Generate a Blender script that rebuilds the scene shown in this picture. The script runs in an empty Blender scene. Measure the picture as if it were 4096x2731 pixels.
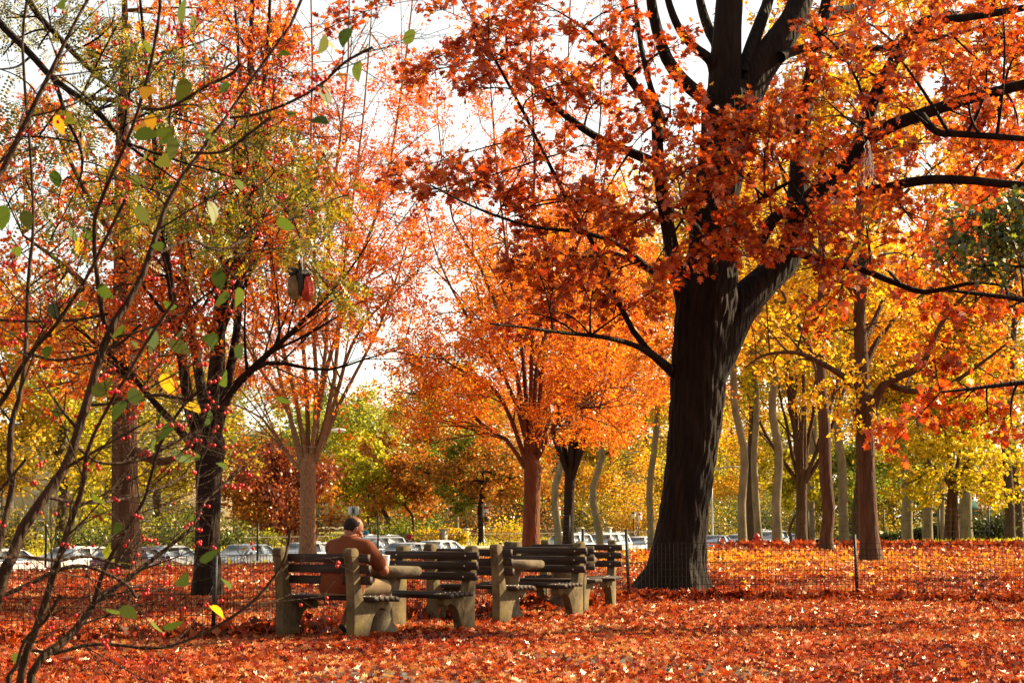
import bpy, math, random
import numpy as np
from mathutils import Vector, Matrix

rng = np.random.default_rng(7)
random.seed(7)
SC = bpy.context.scene
COL = SC.collection

# ------------------------------------------------------------------ camera
CAM_H = 1.16
TILT = math.atan(704.5 / 8000)
cam_data = bpy.data.cameras.new("camera")
cam = bpy.data.objects.new("camera", cam_data)
COL.objects.link(cam)
cam.location = (0, 0, CAM_H)
cam.rotation_euler = (math.pi / 2 + TILT, 0, 0)
cam_data.sensor_width = 36.0
cam_data.lens = 36.0 * 8000 / 4096
cam_data.clip_start = 0.1
cam_data.clip_end = 3000
cam_data.dof.use_dof = True
cam_data.dof.focus_distance = 21.0
cam_data.dof.aperture_fstop = 20.0
SC.camera = cam

# ------------------------------------------------------------------ world and sun
SUN_AZ = math.radians(64)      # to the right of the view direction
SUN_EL = math.radians(31)
world = bpy.data.worlds.new("World")
SC.world = world
world.use_nodes = True
wn = world.node_tree.nodes
wl = world.node_tree.links
bg = wn["Background"]
sky = wn.new("ShaderNodeTexSky")
sky.sky_type = 'NISHITA'
sky.sun_disc = False
sky.sun_elevation = SUN_EL
sky.sun_rotation = SUN_AZ
sky.dust_density = 0.4
sky.air_density = 1.0
sky.ozone_density = 0.6
hs = wn.new("ShaderNodeHueSaturation")
hs.inputs['Saturation'].default_value = 0.35
wl.new(sky.outputs[0], hs.inputs['Color'])
tint = wn.new("ShaderNodeMix")
tint.data_type = 'RGBA'
tint.blend_type = 'MULTIPLY'
tint.inputs[0].default_value = 1.0
tint.inputs[7].default_value = (1.0, 0.955, 0.84, 1)
wl.new(hs.outputs[0], tint.inputs[6])
wl.new(tint.outputs[2], bg.inputs['Color'])
bg.inputs['Strength'].default_value = 0.08

sun_d = bpy.data.lights.new("sun", 'SUN')
sun_d.energy = 5.0
sun_d.angle = math.radians(0.6)
sun_d.color = (1.0, 0.80, 0.50)
sun_o = bpy.data.objects.new("sun", sun_d)
COL.objects.link(sun_o)
_tos = Vector((math.sin(SUN_AZ) * math.cos(SUN_EL), math.cos(SUN_AZ) * math.cos(SUN_EL), math.sin(SUN_EL)))
sun_o.rotation_euler = _tos.to_track_quat('Z', 'Y').to_euler()
sun_o.location = (30, 20, 30)

SC.view_settings.view_transform = 'Standard'
SC.view_settings.look = 'None'
SC.view_settings.gamma = 1.0
SC.view_settings.use_curve_mapping = False
SC.view_settings.exposure = 1.7
SC.render.engine = 'CYCLES'
SC.cycles.max_bounces = 7
SC.cycles.diffuse_bounces = 3
SC.cycles.transmission_bounces = 5
SC.cycles.transparent_max_bounces = 6
SC.cycles.sample_clamp_indirect = 6

# ------------------------------------------------------------------ helpers
S2 = 4096 / 2352
_F = np.array([0, math.cos(TILT), math.sin(TILT)])
_U = np.array([0, -math.sin(TILT), math.cos(TILT)])
_C = np.array([0, 0, CAM_H])

def W(x, y, d):
    """photo pixel (4096 wide) at distance d along the ground -> world point"""
    r = _F + np.array([(x - 2048) / 8000, 0, 0]) + _U * ((1365.5 - y) / 8000)
    return _C + r * (d / r[1])

def W2(x, y, d):
    return W(x * S2, y * S2, d)

def G(x, y, z=0.0):
    """photo pixel on the level z"""
    r = _F + np.array([(x - 2048) / 8000, 0, 0]) + _U * ((1365.5 - y) / 8000)
    return _C + r * ((z - CAM_H) / r[2])

EDGE_N = np.array([-0.875, 0.485])
EDGE = 29.0

def ground_z(x, y):
    s = np.asarray(x) * EDGE_N[0] + np.asarray(y) * EDGE_N[1] - EDGE
    t = np.clip(s / 12.0, 0, 1)
    z = -1.55 * t * t * (3 - 2 * t)
    t2 = np.clip((s - 31) / 7.0, 0, 1)
    t3 = np.clip((s - 45) / 90.0, 0, 1)
    return z + 0.80 * t2 * t2 * (3 - 2 * t2) + 0.9 * t3

def link(o, parent=None):
    COL.objects.link(o)
    if parent is not None:
        o.parent = parent
    return o

def tag(o, label=None, cat=None, group=None, kind=None):
    if label: o["label"] = label
    if cat: o["category"] = cat
    if group: o["group"] = group
    if kind: o["kind"] = kind
    return o

def thing(name, label, cat, loc=(0, 0, 0), rz=0.0, group=None):
    o = bpy.data.objects.new(name, None)
    o.empty_display_size = 0.1
    COL.objects.link(o)
    o.location = tuple(float(v) for v in loc)
    o.rotation_euler = (0, 0, rz)
    return tag(o, label, cat, group)

def mesh_np(name, verts, faces, mats, parent=None, smooth=False, midx=None):
    """faces: list of int arrays (M,k)"""
    verts = np.asarray(verts, dtype=np.float32).reshape(-1, 3)
    faces = [np.asarray(f, dtype=np.int32) for f in faces if len(f)]
    me = bpy.data.meshes.new(name)
    nv = len(verts)
    nl = sum(f.size for f in faces)
    nf = sum(len(f) for f in faces)
    me.vertices.add(nv)
    me.vertices.foreach_set("co", verts.ravel())
    me.loops.add(nl)
    me.loops.foreach_set("vertex_index", np.concatenate([f.ravel() for f in faces]))
    me.polygons.add(nf)
    counts = np.concatenate([np.full(len(f), f.shape[1], np.int32) for f in faces])
    starts = np.concatenate([[0], np.cumsum(counts)[:-1]]).astype(np.int32)
    me.polygons.foreach_set("loop_start", starts)
    me.polygons.foreach_set("loop_total", counts)
    if midx is not None:
        me.polygons.foreach_set("material_index", np.asarray(midx, dtype=np.int32))
    if smooth:
        me.polygons.foreach_set("use_smooth", np.ones(nf, dtype=bool))
    for m in (mats if isinstance(mats, (list, tuple)) else [mats]):
        me.materials.append(m)
    me.update(calc_edges=True)
    me.validate()
    o = bpy.data.objects.new(name, me)
    link(o, parent)
    return o

class MB:
    """collects simple solids into ONE mesh"""
    def __init__(self):
        self.v = []; self.f = {}; self.n = 0
    def add(self, v, fs, m=0):
        v = np.asarray(v, float)
        self.v.append(v)
        for f in fs:
            self.f.setdefault((len(f), m), []).append([i + self.n for i in f])
        self.n += len(v)
        return self
    def box(self, c, s, rz=0.0, m=0, rot=None):
        c = np.asarray(c, float); h = np.asarray(s, float) / 2
        v = np.array([[x, y, z] for x in (-1, 1) for y in (-1, 1) for z in (-1, 1)]) * h
        if rot is not None: v = v @ np.asarray(rot).T
        if rz:
            cc, ss = math.cos(rz), math.sin(rz)
            v = v @ np.array([[cc, -ss, 0], [ss, cc, 0], [0, 0, 1]]).T
        self.add(v + c, [(0, 1, 3, 2), (4, 6, 7, 5), (0, 4, 5, 1), (2, 3, 7, 6), (0, 2, 6, 4), (1, 5, 7, 3)], m)
        return self
    def bevbox(self, c, s, b, rz=0.0, m=0):
        """box with the long edges chamfered, lofted along x"""
        hx, hy, hz = [q / 2 for q in s]
        prof = [(-hy + b, -hz), (hy - b, -hz), (hy, -hz + b), (hy, hz - b), (hy - b, hz), (-hy + b, hz), (-hy, hz - b), (-hy, -hz + b)]
        v = []
        for x, k in ((-hx, 0.0), (-hx + 0.0, 0), (hx, 0)):
            pass
        v = [(-hx, y, z) for y, z in prof] + [(hx, y, z) for y, z in prof]
        v = np.array(v, float)
        if rz:
            cc, ss = math.cos(rz), math.sin(rz)
            v = v @ np.array([[cc, -ss, 0], [ss, cc, 0], [0, 0, 1]]).T
        fs = [tuple(range(7, -1, -1)), tuple(range(8, 16))]
        fs += [(i, (i + 1) % 8, 8 + (i + 1) % 8, 8 + i) for i in range(8)]
        self.add(v + np.asarray(c, float), fs, m)
        return self
    def tube(self, pts, rad, sides=8, m=0, cap=True):
        v, f = tube_np(np.asarray(pts, float)[None], np.broadcast_to(np.asarray(rad, float), (1, len(pts))), sides)
        fs = [tuple(q) for q in f]
        if cap:
            fs.append(tuple(range(sides - 1, -1, -1)))
            k = (len(pts) - 1) * sides
            fs.append(tuple(range(k, k + sides)))
        self.add(v, fs, m)
        return self
    def lathe(self, prof, c=(0, 0, 0), n=24, m=0):
        """prof: list of (r, z), closed with caps"""
        v = []
        for r, z in prof:
            for k in range(n):
                a = 2 * math.pi * k / n
                v.append((r * math.cos(a), r * math.sin(a), z))
        fs = []
        for i in range(len(prof) - 1):
            for k in range(n):
                fs.append((i * n + k, i * n + (k + 1) % n, (i + 1) * n + (k + 1) % n, (i + 1) * n + k))
        fs.append(tuple(range(n - 1, -1, -1)))
        k = (len(prof) - 1) * n
        fs.append(tuple(range(k, k + n)))
        self.add(np.array(v) + np.asarray(c, float), fs, m)
        return self
    def sphere(self, c, r, n=10, m=0, rot=None):
        r = np.broadcast_to(np.asarray(r, float), (3,))
        v = [(0, 0, -1)]
        for i in range(1, n):
            a = -math.pi / 2 + math.pi * i / n
            for k in range(n * 2):
                b = math.pi * k / n
                v.append((math.cos(a) * math.cos(b), math.cos(a) * math.sin(b), math.sin(a)))
        v.append((0, 0, 1))
        q = n * 2
        fs = [(0, 1 + (k + 1) % q, 1 + k) for k in range(q)]
        for i in range(n - 2):
            for k in range(q):
                fs.append((1 + i * q + k, 1 + i * q + (k + 1) % q, 1 + (i + 1) * q + (k + 1) % q, 1 + (i + 1) * q + k))
        t = 1 + (n - 1) * q
        fs += [(t, 1 + (n - 2) * q + k, 1 + (n - 2) * q + (k + 1) % q) for k in range(q)]
        v = np.array(v) * r
        if rot is not None: v = v @ np.asarray(rot).T
        self.add(v + np.asarray(c, float), fs, m)
        return self
    def prism(self, prof, thick, origin, ax, az, an, m=0):
        """polygon prof (a, z) extruded by thick along an, centred"""
        ax, az, an, origin = [np.asarray(q, float) for q in (ax, az, an, origin)]
        p = np.array([origin + ax * a + az * z for a, z in prof])
        k = len(p)
        v = np.concatenate([p - an * thick / 2, p + an * thick / 2])
        fs = [tuple(range(k - 1, -1, -1)), tuple(range(k, 2 * k))]
        fs += [(i, (i + 1) % k, k + (i + 1) % k, k + i) for i in range(k)]
        self.add(v, fs, m)
        return self
    def build(self, name, mats, parent=None, smooth=False, off=None, bevel=0.0):
        v = np.concatenate(self.v)
        if off is not None: v = v - np.asarray(off, float)
        keys = sorted(self.f)
        faces = [np.array(self.f[k]) for k in keys]
        mi = np.concatenate([np.full(len(self.f[k]), k[1]) for k in keys])
        o = mesh_np(name, v, faces, mats, parent, smooth, mi)
        if bevel:
            b = o.modifiers.new("bevel", 'BEVEL'); b.width = bevel; b.segments = 2; b.limit_method = 'ANGLE'
        return o

def norm(v):
    return v / np.maximum(np.linalg.norm(v, axis=-1, keepdims=True), 1e-9)

def tube_np(P, R, sides):
    """P (N,K,3), R (N,K) -> verts, quads"""
    P = np.asarray(P, float); N, K, _ = P.shape
    T = norm(np.gradient(P, axis=1))
    D = norm(P[:, -1] - P[:, 0])
    ref = np.where(np.abs(D[:, 2:3]) > 0.8, np.array([[1., 0.13, 0]]), np.array([[0, 0.11, 1.]]))
    ref = np.repeat(ref[:, None], K, 1)
    A = norm(ref - T * np.sum(ref * T, -1, keepdims=True))
    B = np.cross(T, A)
    an = np.arange(sides) * 2 * np.pi / sides
    V = P[:, :, None] + R[:, :, None, None] * (A[:, :, None] * np.cos(an)[None, None, :, None] + B[:, :, None] * np.sin(an)[None, None, :, None])
    V = V.reshape(-1, 3)
    n, k, s = np.meshgrid(np.arange(N), np.arange(K - 1), np.arange(sides), indexing='ij')
    b = n * K * sides
    s2 = (s + 1) % sides
    f = np.stack([b + k * sides + s, b + k * sides + s2, b + (k + 1) * sides + s2, b + (k + 1) * sides + s], -1).reshape(-1, 4)
    return V, f

class Tubes:
    def __init__(self): self.v = []; self.f = []; self.n = 0
    def add(self, P, R, sides=5):
        P = np.asarray(P, float); R = np.asarray(R, float)
        if P.ndim == 2: P = P[None]; R = R[None]
        if len(P) == 0: return self
        v, f = tube_np(P, R, sides)
        self.v.append(v); self.f.append(f + self.n); self.n += len(v)
        return self
    def build(self, name, mat, parent=None, off=(0, 0, 0), smooth=True):
        if not self.v: return None
        return mesh_np(name, np.concatenate(self.v) - np.asarray(off, float), [np.concatenate(self.f)], mat, parent, smooth)

def smooth_poly(pts, n):
    """Catmull-Rom resample of points (+ radius column)"""
    p = np.asarray(pts, float)
    p = np.concatenate([[2 * p[0] - p[1]], p, [2 * p[-1] - p[-2]]])
    m = len(p) - 3
    t = np.linspace(0, m - 1e-6, n)
    i = t.astype(int); u = (t - i)[:, None]
    a, b, c, d = p[i], p[i + 1], p[i + 2], p[i + 3]
    return 0.5 * (2 * b + (c - a) * u + (2 * a - 5 * b + 4 * c - d) * u ** 2 + (3 * b - a - 3 * c + d) * u ** 3)

def interp_par(P, R, idx, t):
    K = P.shape[1]
    s = t * (K - 1); k = np.minimum(s.astype(int), K - 2); u = (s - k)
    a = P[idx, k]; b = P[idx, k + 1]
    pos = a + (b - a) * u[:, None]
    r = R[idx, k] + (R[idx, k + 1] - R[idx, k]) * u
    return pos, norm(b - a), r

def spawn(P, R, n, t0, t1, ang, length, up=0.2, K=5, shrink=0.4, rr=0.5, rmin=0.004, wander=0.12, flat=0.0):
    """n children per parent branch; returns (N*n, K, 3), radii"""
    N = len(P)
    idx = np.repeat(np.arange(N), n)
    t = rng.uniform(t0, t1, len(idx))
    pos, tan, r = interp_par(P, R, idx, t)
    rnd = rng.normal(size=(len(idx), 3))
    perp = norm(rnd - tan * np.sum(rnd * tan, -1, keepdims=True))
    if flat: perp[:, 2] *= (1 - flat); perp = norm(perp)
    a = np.radians(ang) * rng.uniform(0.7, 1.3, len(idx))[:, None]
    d = norm(tan * np.cos(a) + perp * np.sin(a) + np.array([0, 0, up]) * rng.uniform(0.3, 1.2, len(idx))[:, None])
    L = length * rng.uniform(0.55, 1.15, len(idx)) * (1 - shrink * t)
    s = np.linspace(0, 1, K)
    side = norm(np.cross(d, rng.normal(size=d.shape)))
    bend = rng.normal(0, wander, len(idx))
    Q = pos[:, None] + d[:, None] * (L[:, None] * s)[:, :, None] + side[:, None] * ((bend * L)[:, None] * s ** 2)[:, :, None]
    Q[:, :, 2] += (L * up * 0.35)[:, None] * s ** 2
    r0 = np.maximum(r * rr, rmin)
    RR = r0[:, None] * (1 - 0.75 * s)[None] + 0.0
    return Q, np.maximum(RR, rmin * 0.6)

def along(P, n, t0=0.2, t1=1.0, jit=0.0):
    """n random points on each branch -> points, tangents"""
    idx = np.repeat(np.arange(len(P)), n)
    t = rng.uniform(t0, t1, len(idx))
    pos, tan, _ = interp_par(P, np.zeros(P.shape[:2]), idx, t)
    if jit: pos = pos + rng.normal(0, jit, pos.shape)
    return pos, tan

# leaf outlines (x across, y along, z fold)
def _leaf(pts, fold=0.15, droop=0.12):
    p = np.array(pts, float)
    z = np.abs(p[:, 0]) * fold * 2 - p[:, 1] ** 2 * droop
    return np.column_stack([p[:, 0], p[:, 1], z])
OAK_LEAF = _leaf([(0, 0), (.10, .14), (.34, .12), (.20, .30), (.50, .40), (.22, .50), (.40, .74), (.13, .72), (0, 1.0),
                  (-.13, .72), (-.40, .74), (-.22, .50), (-.50, .40), (-.20, .30), (-.34, .12), (-.10, .14)])
CURLED = _leaf([(0, 0), (.10, .14), (.30, .12), (.18, .30), (.40, .40), (.20, .50), (.32, .74), (.11, .72), (0, 1.0), (-.11, .72), (-.32, .74), (-.20, .50), (-.40, .40), (-.18, .30), (-.30, .12), (-.10, .14)], .55, .55)
CURLED_LOW = _leaf([(0, 0), (.30, .14), (.16, .34), (.38, .52), (.14, .62), (0, 1.0), (-.14, .62), (-.38, .52), (-.16, .34), (-.30, .14)], .55, .55)
OAK_LOW = _leaf([(0, 0), (.34, .14), (.18, .34), (.46, .52), (.16, .62), (0, 1.0), (-.16, .62), (-.46, .52), (-.18, .34), (-.34, .14)])
ELM_LEAF = _leaf([(0, 0), (.20, .22), (.23, .5), (0, 1.0), (-.23, .5), (-.20, .22)])
OVATE = _leaf([(0, 0), (.22, .08), (.34, .30), (.30, .55), (.16, .80), (0, 1.0), (-.16, .80), (-.30, .55), (-.34, .30), (-.22, .08)], 0.10, 0.15)
HEART = _leaf([(0, .06), (.16, 0), (.38, .10), (.46, .32), (.34, .60), (0, 1.0), (-.34, .60), (-.46, .32), (-.38, .10), (-.16, 0)], 0.06, 0.1)
FAN_LEAF = _leaf([(0, 0), (.30, .40), (.48, .80), (.20, .95), (0, .82), (-.20, .95), (-.48, .80), (-.30, .40)])
DIAMOND = _leaf([(0, 0), (.3, .5), (0, 1.0), (-.3, .5)])
def _pinnate():
    V = []; F = []
    for k in range(6):
        for s in (-1, 1):
            y = 0.12 + k * 0.14; b = len(V)
            V += [(s * .01, y, 0), (s * .09, y - .045, -.01), (s * .2, y + .02, -.05), (s * .1, y + .06, -.02)]
            F.append([b, b + 1, b + 2, b + 3] if s > 0 else [b + 3, b + 2, b + 1, b])
    b = len(V); V += [(0, .9, 0), (.05, .97, 0), (0, 1.08, -.03), (-.05, .97, 0)]; F.append([b, b + 1, b + 2, b + 3])
    V = np.array(V, float); V[:, 2] -= V[:, 1] ** 2 * 0.25
    return V, np.array(F)

def leaf_mesh(P, size, tmpl, up=0.5, droop=0.0, dirs=None, faces=None, var=0.35, wind=None):
    """one leaf per point"""
    P = np.asarray(P, float); n = len(P)
    nz = norm(rng.normal(size=(n, 3)) * (1 - up) + np.array([0, 0, up]))
    d = rng.normal(size=(n, 3))
    if dirs is not None: d = d * 0.6 + dirs
    d = d + np.array([0, 0, -droop])
    d = norm(d - nz * np.sum(d * nz, -1, keepdims=True))
    x = np.cross(d, nz)
    s = (size * rng.uniform(1 - var, 1 + var, n))[:, None, None]
    V = P[:, None] + s * (x[:, None] * tmpl[None, :, 0:1] + d[:, None] * tmpl[None, :, 1:2] + nz[:, None] * tmpl[None, :, 2:3])
    k = len(tmpl)
    if faces is None: faces = np.arange(k)[None]
    F = (np.arange(n)[:, None, None] * k + faces[None]).reshape(-1, faces.shape[1])
    return V.reshape(-1, 3), F

class Leaves:
    def __init__(self): self.v = []; self.f = []; self.n = 0; self.m = []
    def add(self, P, size, tmpl, m=0, **kw):
        if len(P) == 0: return self
        v, f = leaf_mesh(P, size, tmpl, **kw)
        self.v.append(v); self.f.append(f + self.n); self.n += len(v); self.m.append(np.full(len(f), m))
        return self
    def build(self, name, mats, parent=None, off=(0, 0, 0)):
        if not self.v: return None
        # group by polygon size
        by = {}
        for f, m in zip(self.f, self.m):
            by.setdefault(f.shape[1], ([], []))
            by[f.shape[1]][0].append(f); by[f.shape[1]][1].append(m)
        ks = sorted(by)
        return mesh_np(name, np.concatenate(self.v) - np.asarray(off, float), [np.concatenate(by[k][0]) for k in ks], mats, parent, False,
                       np.concatenate([np.concatenate(by[k][1]) for k in ks]))

# ------------------------------------------------------------------ materials
def _new(name):
    m = bpy.data.materials.new(name); m.use_nodes = True
    nt = m.node_tree
    for n in list(nt.nodes): nt.nodes.remove(n)
    out = nt.nodes.new("ShaderNodeOutputMaterial")
    return m, nt, out

def _ramp(nt, cols, stops=None):
    r = nt.nodes.new("ShaderNodeValToRGB")
    n = len(cols)
    el = r.color_ramp.elements
    while len(el) < n: el.new(0.5)
    for i, c in enumerate(cols):
        el[i].position = i / (n - 1) if stops is None else stops[i]
        el[i].color = (c[0], c[1], c[2], 1)
    return r

def leaf_mat(name, cols, trans=0.5, gloss=0.05, noise=0.35, scale=0.8, tgain=1.15):
    m, nt, out = _new(name)
    N, L = nt.nodes, nt.links
    geo = N.new("ShaderNodeNewGeometry")
    tc = N.new("ShaderNodeTexCoord")
    nz = N.new("ShaderNodeTexNoise"); nz.inputs['Scale'].default_value = scale; nz.inputs['Detail'].default_value = 2
    L.new(tc.outputs['Object'], nz.inputs['Vector'])
    a = N.new("ShaderNodeMath"); a.operation = 'MULTIPLY_ADD'
    a.inputs[1].default_value = noise * 2.2; a.inputs[2].default_value = -noise * 1.1
    L.new(nz.outputs[0], a.inputs[0])
    b = N.new("ShaderNodeMath"); b.operation = 'ADD'; b.use_clamp = True
    L.new(geo.outputs['Random Per Island'], b.inputs[0]); L.new(a.outputs[0], b.inputs[1])
    r = _ramp(nt, cols); L.new(b.outputs[0], r.inputs[0])
    d = N.new("ShaderNodeBsdfDiffuse"); L.new(r.outputs[0], d.inputs[0])
    t = N.new("ShaderNodeBsdfTranslucent")
    g = N.new("ShaderNodeMix"); g.data_type = 'RGBA'; g.blend_type = 'MULTIPLY'; g.inputs[0].default_value = 1
    g.inputs[7].default_value = (tgain * 1.05, tgain, tgain * 0.75, 1)
    L.new(r.outputs[0], g.inputs[6]); L.new(g.outputs[2], t.inputs[0])
    mx = N.new("ShaderNodeMixShader"); mx.inputs[0].default_value = trans
    L.new(d.outputs[0], mx.inputs[1]); L.new(t.outputs[0], mx.inputs[2])
    gl = N.new("ShaderNodeBsdfGlossy"); gl.inputs['Roughness'].default_value = 0.38
    gl.inputs[0].default_value = (1, 0.93, 0.8, 1)
    mg = N.new("ShaderNodeMixShader"); mg.inputs[0].default_value = gloss
    L.new(mx.outputs[0], mg.inputs[1]); L.new(gl.outputs[0], mg.inputs[2])
    L.new(mg.outputs[0], out.inputs[0])
    return m

def bark_mat(name, c0, c1, scale=9.0, stretch=0.18, bump=0.6, rough=0.9, moss=None):
    m, nt, out = _new(name)
    N, L = nt.nodes, nt.links
    tc = N.new("ShaderNodeTexCoord")
    mp = N.new("ShaderNodeMapping"); mp.inputs['Scale'].default_value = (1, 1, stretch)
    L.new(tc.outputs['Object'], mp.inputs[0])
    nz = N.new("ShaderNodeTexNoise"); nz.inputs['Scale'].default_value = scale; nz.inputs['Detail'].default_value = 6; nz.inputs['Roughness'].default_value = 0.65
    L.new(mp.outputs[0], nz.inputs['Vector'])
    vo = N.new("ShaderNodeTexVoronoi"); vo.inputs['Scale'].default_value = scale * 1.6; vo.feature = 'DISTANCE_TO_EDGE'
    L.new(mp.outputs[0], vo.inputs['Vector'])
    r = _ramp(nt, [c0, c1], [0.32, 0.72]); L.new(nz.outputs[0], r.inputs[0])
    col = r.outputs[0]
    if moss:
        n2 = N.new("ShaderNodeTexNoise"); n2.inputs['Scale'].default_value = 1.1; n2.inputs['Detail'].default_value = 5
        L.new(tc.outputs['Object'], n2.inputs['Vector'])
        rr = _ramp(nt, [(0, 0, 0), (1, 1, 1)], [0.5, 0.68]); L.new(n2.outputs[0], rr.inputs[0])
        mm = N.new("ShaderNodeMix"); mm.data_type = 'RGBA'; L.new(rr.outputs[0], mm.inputs[0])
        L.new(col, mm.inputs[6]); mm.inputs[7].default_value = (*moss, 1)
        col = mm.outputs[2]
    p = N.new("ShaderNodeBsdfPrincipled"); p.inputs['Roughness'].default_value = rough
    p.inputs['Specular IOR Level'].default_value = 0.2
    L.new(col, p.inputs['Base Color'])
    ad = N.new("ShaderNodeMath"); ad.operation = 'MULTIPLY_ADD'; ad.inputs[1].default_value = 1.4
    L.new(vo.outputs['Distance'], ad.inputs[0]); L.new(nz.outputs[0], ad.inputs[2])
    bp = N.new("ShaderNodeBump"); bp.inputs['Strength'].default_value = bump; bp.inputs['Distance'].default_value = 0.04
    L.new(ad.outputs[0], bp.inputs['Height']); L.new(bp.outputs[0], p.inputs['Normal'])
    L.new(p.outputs[0], out.inputs[0])
    return m

def mat(name, col, rough=0.6, metal=0.0, col2=None, scale=6.0, bump=0.0, spec=0.5, coat=0.0, stops=(0.35, 0.7), bscale=None, detail=5, coord='Object'):
    m, nt, out = _new(name)
    N, L = nt.nodes, nt.links
    p = N.new("ShaderNodeBsdfPrincipled")
    p.inputs['Base Color'].default_value = (*col, 1); p.inputs['Roughness'].default_value = rough
    p.inputs['Metallic'].default_value = metal; p.inputs['Specular IOR Level'].default_value = spec
    p.inputs['Coat Weight'].default_value = coat; p.inputs['Coat Roughness'].default_value = 0.05
    if col2 is not None or bump:
        tc = N.new("ShaderNodeTexCoord")
        nz = N.new("ShaderNodeTexNoise"); nz.inputs['Scale'].default_value = scale; nz.inputs['Detail'].default_value = detail; nz.inputs['Roughness'].default_value = 0.6
        L.new(tc.outputs[coord], nz.inputs['Vector'])
        if col2 is not None:
            r = _ramp(nt, [col, col2], stops); L.new(nz.outputs[0], r.inputs[0]); L.new(r.outputs[0], p.inputs['Base Color'])
        if bump:
            n3 = N.new("ShaderNodeTexNoise"); n3.inputs['Scale'].default_value = bscale or scale * 6; n3.inputs['Detail'].default_value = 4
            L.new(tc.outputs[coord], n3.inputs['Vector'])
            bp = N.new("ShaderNodeBump"); bp.inputs['Strength'].default_value = bump; bp.inputs['Distance'].default_value = 0.02
            L.new(n3.outputs[0], bp.inputs['Height']); L.new(bp.outputs[0], p.inputs['Normal'])
    L.new(p.outputs[0], out.inputs[0])
    return m

def concrete_mat(name):
    """weathered concrete with yellow-green lichen and dark streaks"""
    m, nt, out = _new(name)
    N, L = nt.nodes, nt.links
    tc = N.new("ShaderNodeTexCoord")
    n1 = N.new("ShaderNodeTexNoise"); n1.inputs['Scale'].default_value = 5; n1.inputs['Detail'].default_value = 7; n1.inputs['Roughness'].default_value = 0.7
    L.new(tc.outputs['Object'], n1.inputs['Vector'])
    r1 = _ramp(nt, [(0.046, 0.033, 0.015), (0.135, 0.098, 0.050), (0.26, 0.195, 0.105)], [0.3, 0.52, 0.75]); L.new(n1.outputs[0], r1.inputs[0])
    n2 = N.new("ShaderNodeTexNoise"); n2.inputs['Scale'].default_value = 2.6; n2.inputs['Detail'].default_value = 8; n2.inputs['Roughness'].default_value = 0.72
    L.new(tc.outputs['Object'], n2.inputs['Vector'])
    r2 = _ramp(nt, [(0, 0, 0), (1, 1, 1)], [0.50, 0.66]); L.new(n2.outputs[0], r2.inputs[0])
    mx = N.new("ShaderNodeMix"); mx.data_type = 'RGBA'
    L.new(r2.outputs[0], mx.inputs[0]); L.new(r1.outputs[0], mx.inputs[6]); mx.inputs[7].default_value = (0.13, 0.10, 0.018, 1)
    n3 = N.new("ShaderNodeTexNoise"); n3.inputs['Scale'].default_value = 3.7; n3.inputs['Detail'].default_value = 9; n3.inputs['Roughness'].default_value = 0.75
    mp = N.new("ShaderNodeMapping"); mp.inputs['Location'].default_value = (3, 7, 1); mp.inputs['Scale'].default_value = (1, 1, 0.5)
    L.new(tc.outputs['Object'], mp.inputs[0]); L.new(mp.outputs[0], n3.inputs['Vector'])
    r3 = _ramp(nt, [(0, 0, 0), (1, 1, 1)], [0.56, 0.68]); L.new(n3.outputs[0], r3.inputs[0])
    m2 = N.new("ShaderNodeMix"); m2.data_type = 'RGBA'
    L.new(r3.outputs[0], m2.inputs[0]); L.new(mx.outputs[2], m2.inputs[6]); m2.inputs[7].default_value = (0.035, 0.028, 0.015, 1)
    p = N.new("ShaderNodeBsdfPrincipled"); p.inputs['Roughness'].default_value = 0.92; p.inputs['Specular IOR Level'].default_value = 0.15
    L.new(m2.outputs[2], p.inputs['Base Color'])
    n4 = N.new("ShaderNodeTexNoise"); n4.inputs['Scale'].default_value = 70; n4.inputs['Detail'].default_value = 4
    L.new(tc.outputs['Object'], n4.inputs['Vector'])
    bp = N.new("ShaderNodeBump"); bp.inputs['Strength'].default_value = 0.4; bp.inputs['Distance'].default_value = 0.01
    L.new(n4.outputs[0], bp.inputs['Height']); L.new(bp.outputs[0], p.inputs['Normal'])
    L.new(p.outputs[0], out.inputs[0])
    return m

def wood_mat(name):
    m, nt, out = _new(name)
    N, L = nt.nodes, nt.links
    tc = N.new("ShaderNodeTexCoord")
    mp = N.new("ShaderNodeMapping"); mp.inputs['Scale'].default_value = (1.5, 22, 22)
    L.new(tc.outputs['Object'], mp.inputs[0])
    n1 = N.new("ShaderNodeTexNoise"); n1.inputs['Scale'].default_value = 2.0; n1.inputs['Detail'].default_value = 6; n1.inputs['Roughness'].default_value = 0.65
    L.new(mp.outputs[0], n1.inputs['Vector'])
    r = _ramp(nt, [(0.010, 0.005, 0.003), (0.034, 0.018, 0.010), (0.075, 0.045, 0.026)], [0.3, 0.55, 0.8]); L.new(n1.outputs[0], r.inputs[0])
    p = N.new("ShaderNodeBsdfPrincipled"); p.inputs['Roughness'].default_value = 0.7; p.inputs['Specular IOR Level'].default_value = 0.3
    L.new(r.outputs[0], p.inputs['Base Color'])
    bp = N.new("ShaderNodeBump"); bp.inputs['Strength'].default_value = 0.3; bp.inputs['Distance'].default_value = 0.006
    L.new(n1.outputs[0], bp.inputs['Height']); L.new(bp.outputs[0], p.inputs['Normal'])
    L.new(p.outputs[0], out.inputs[0])
    return m

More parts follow.
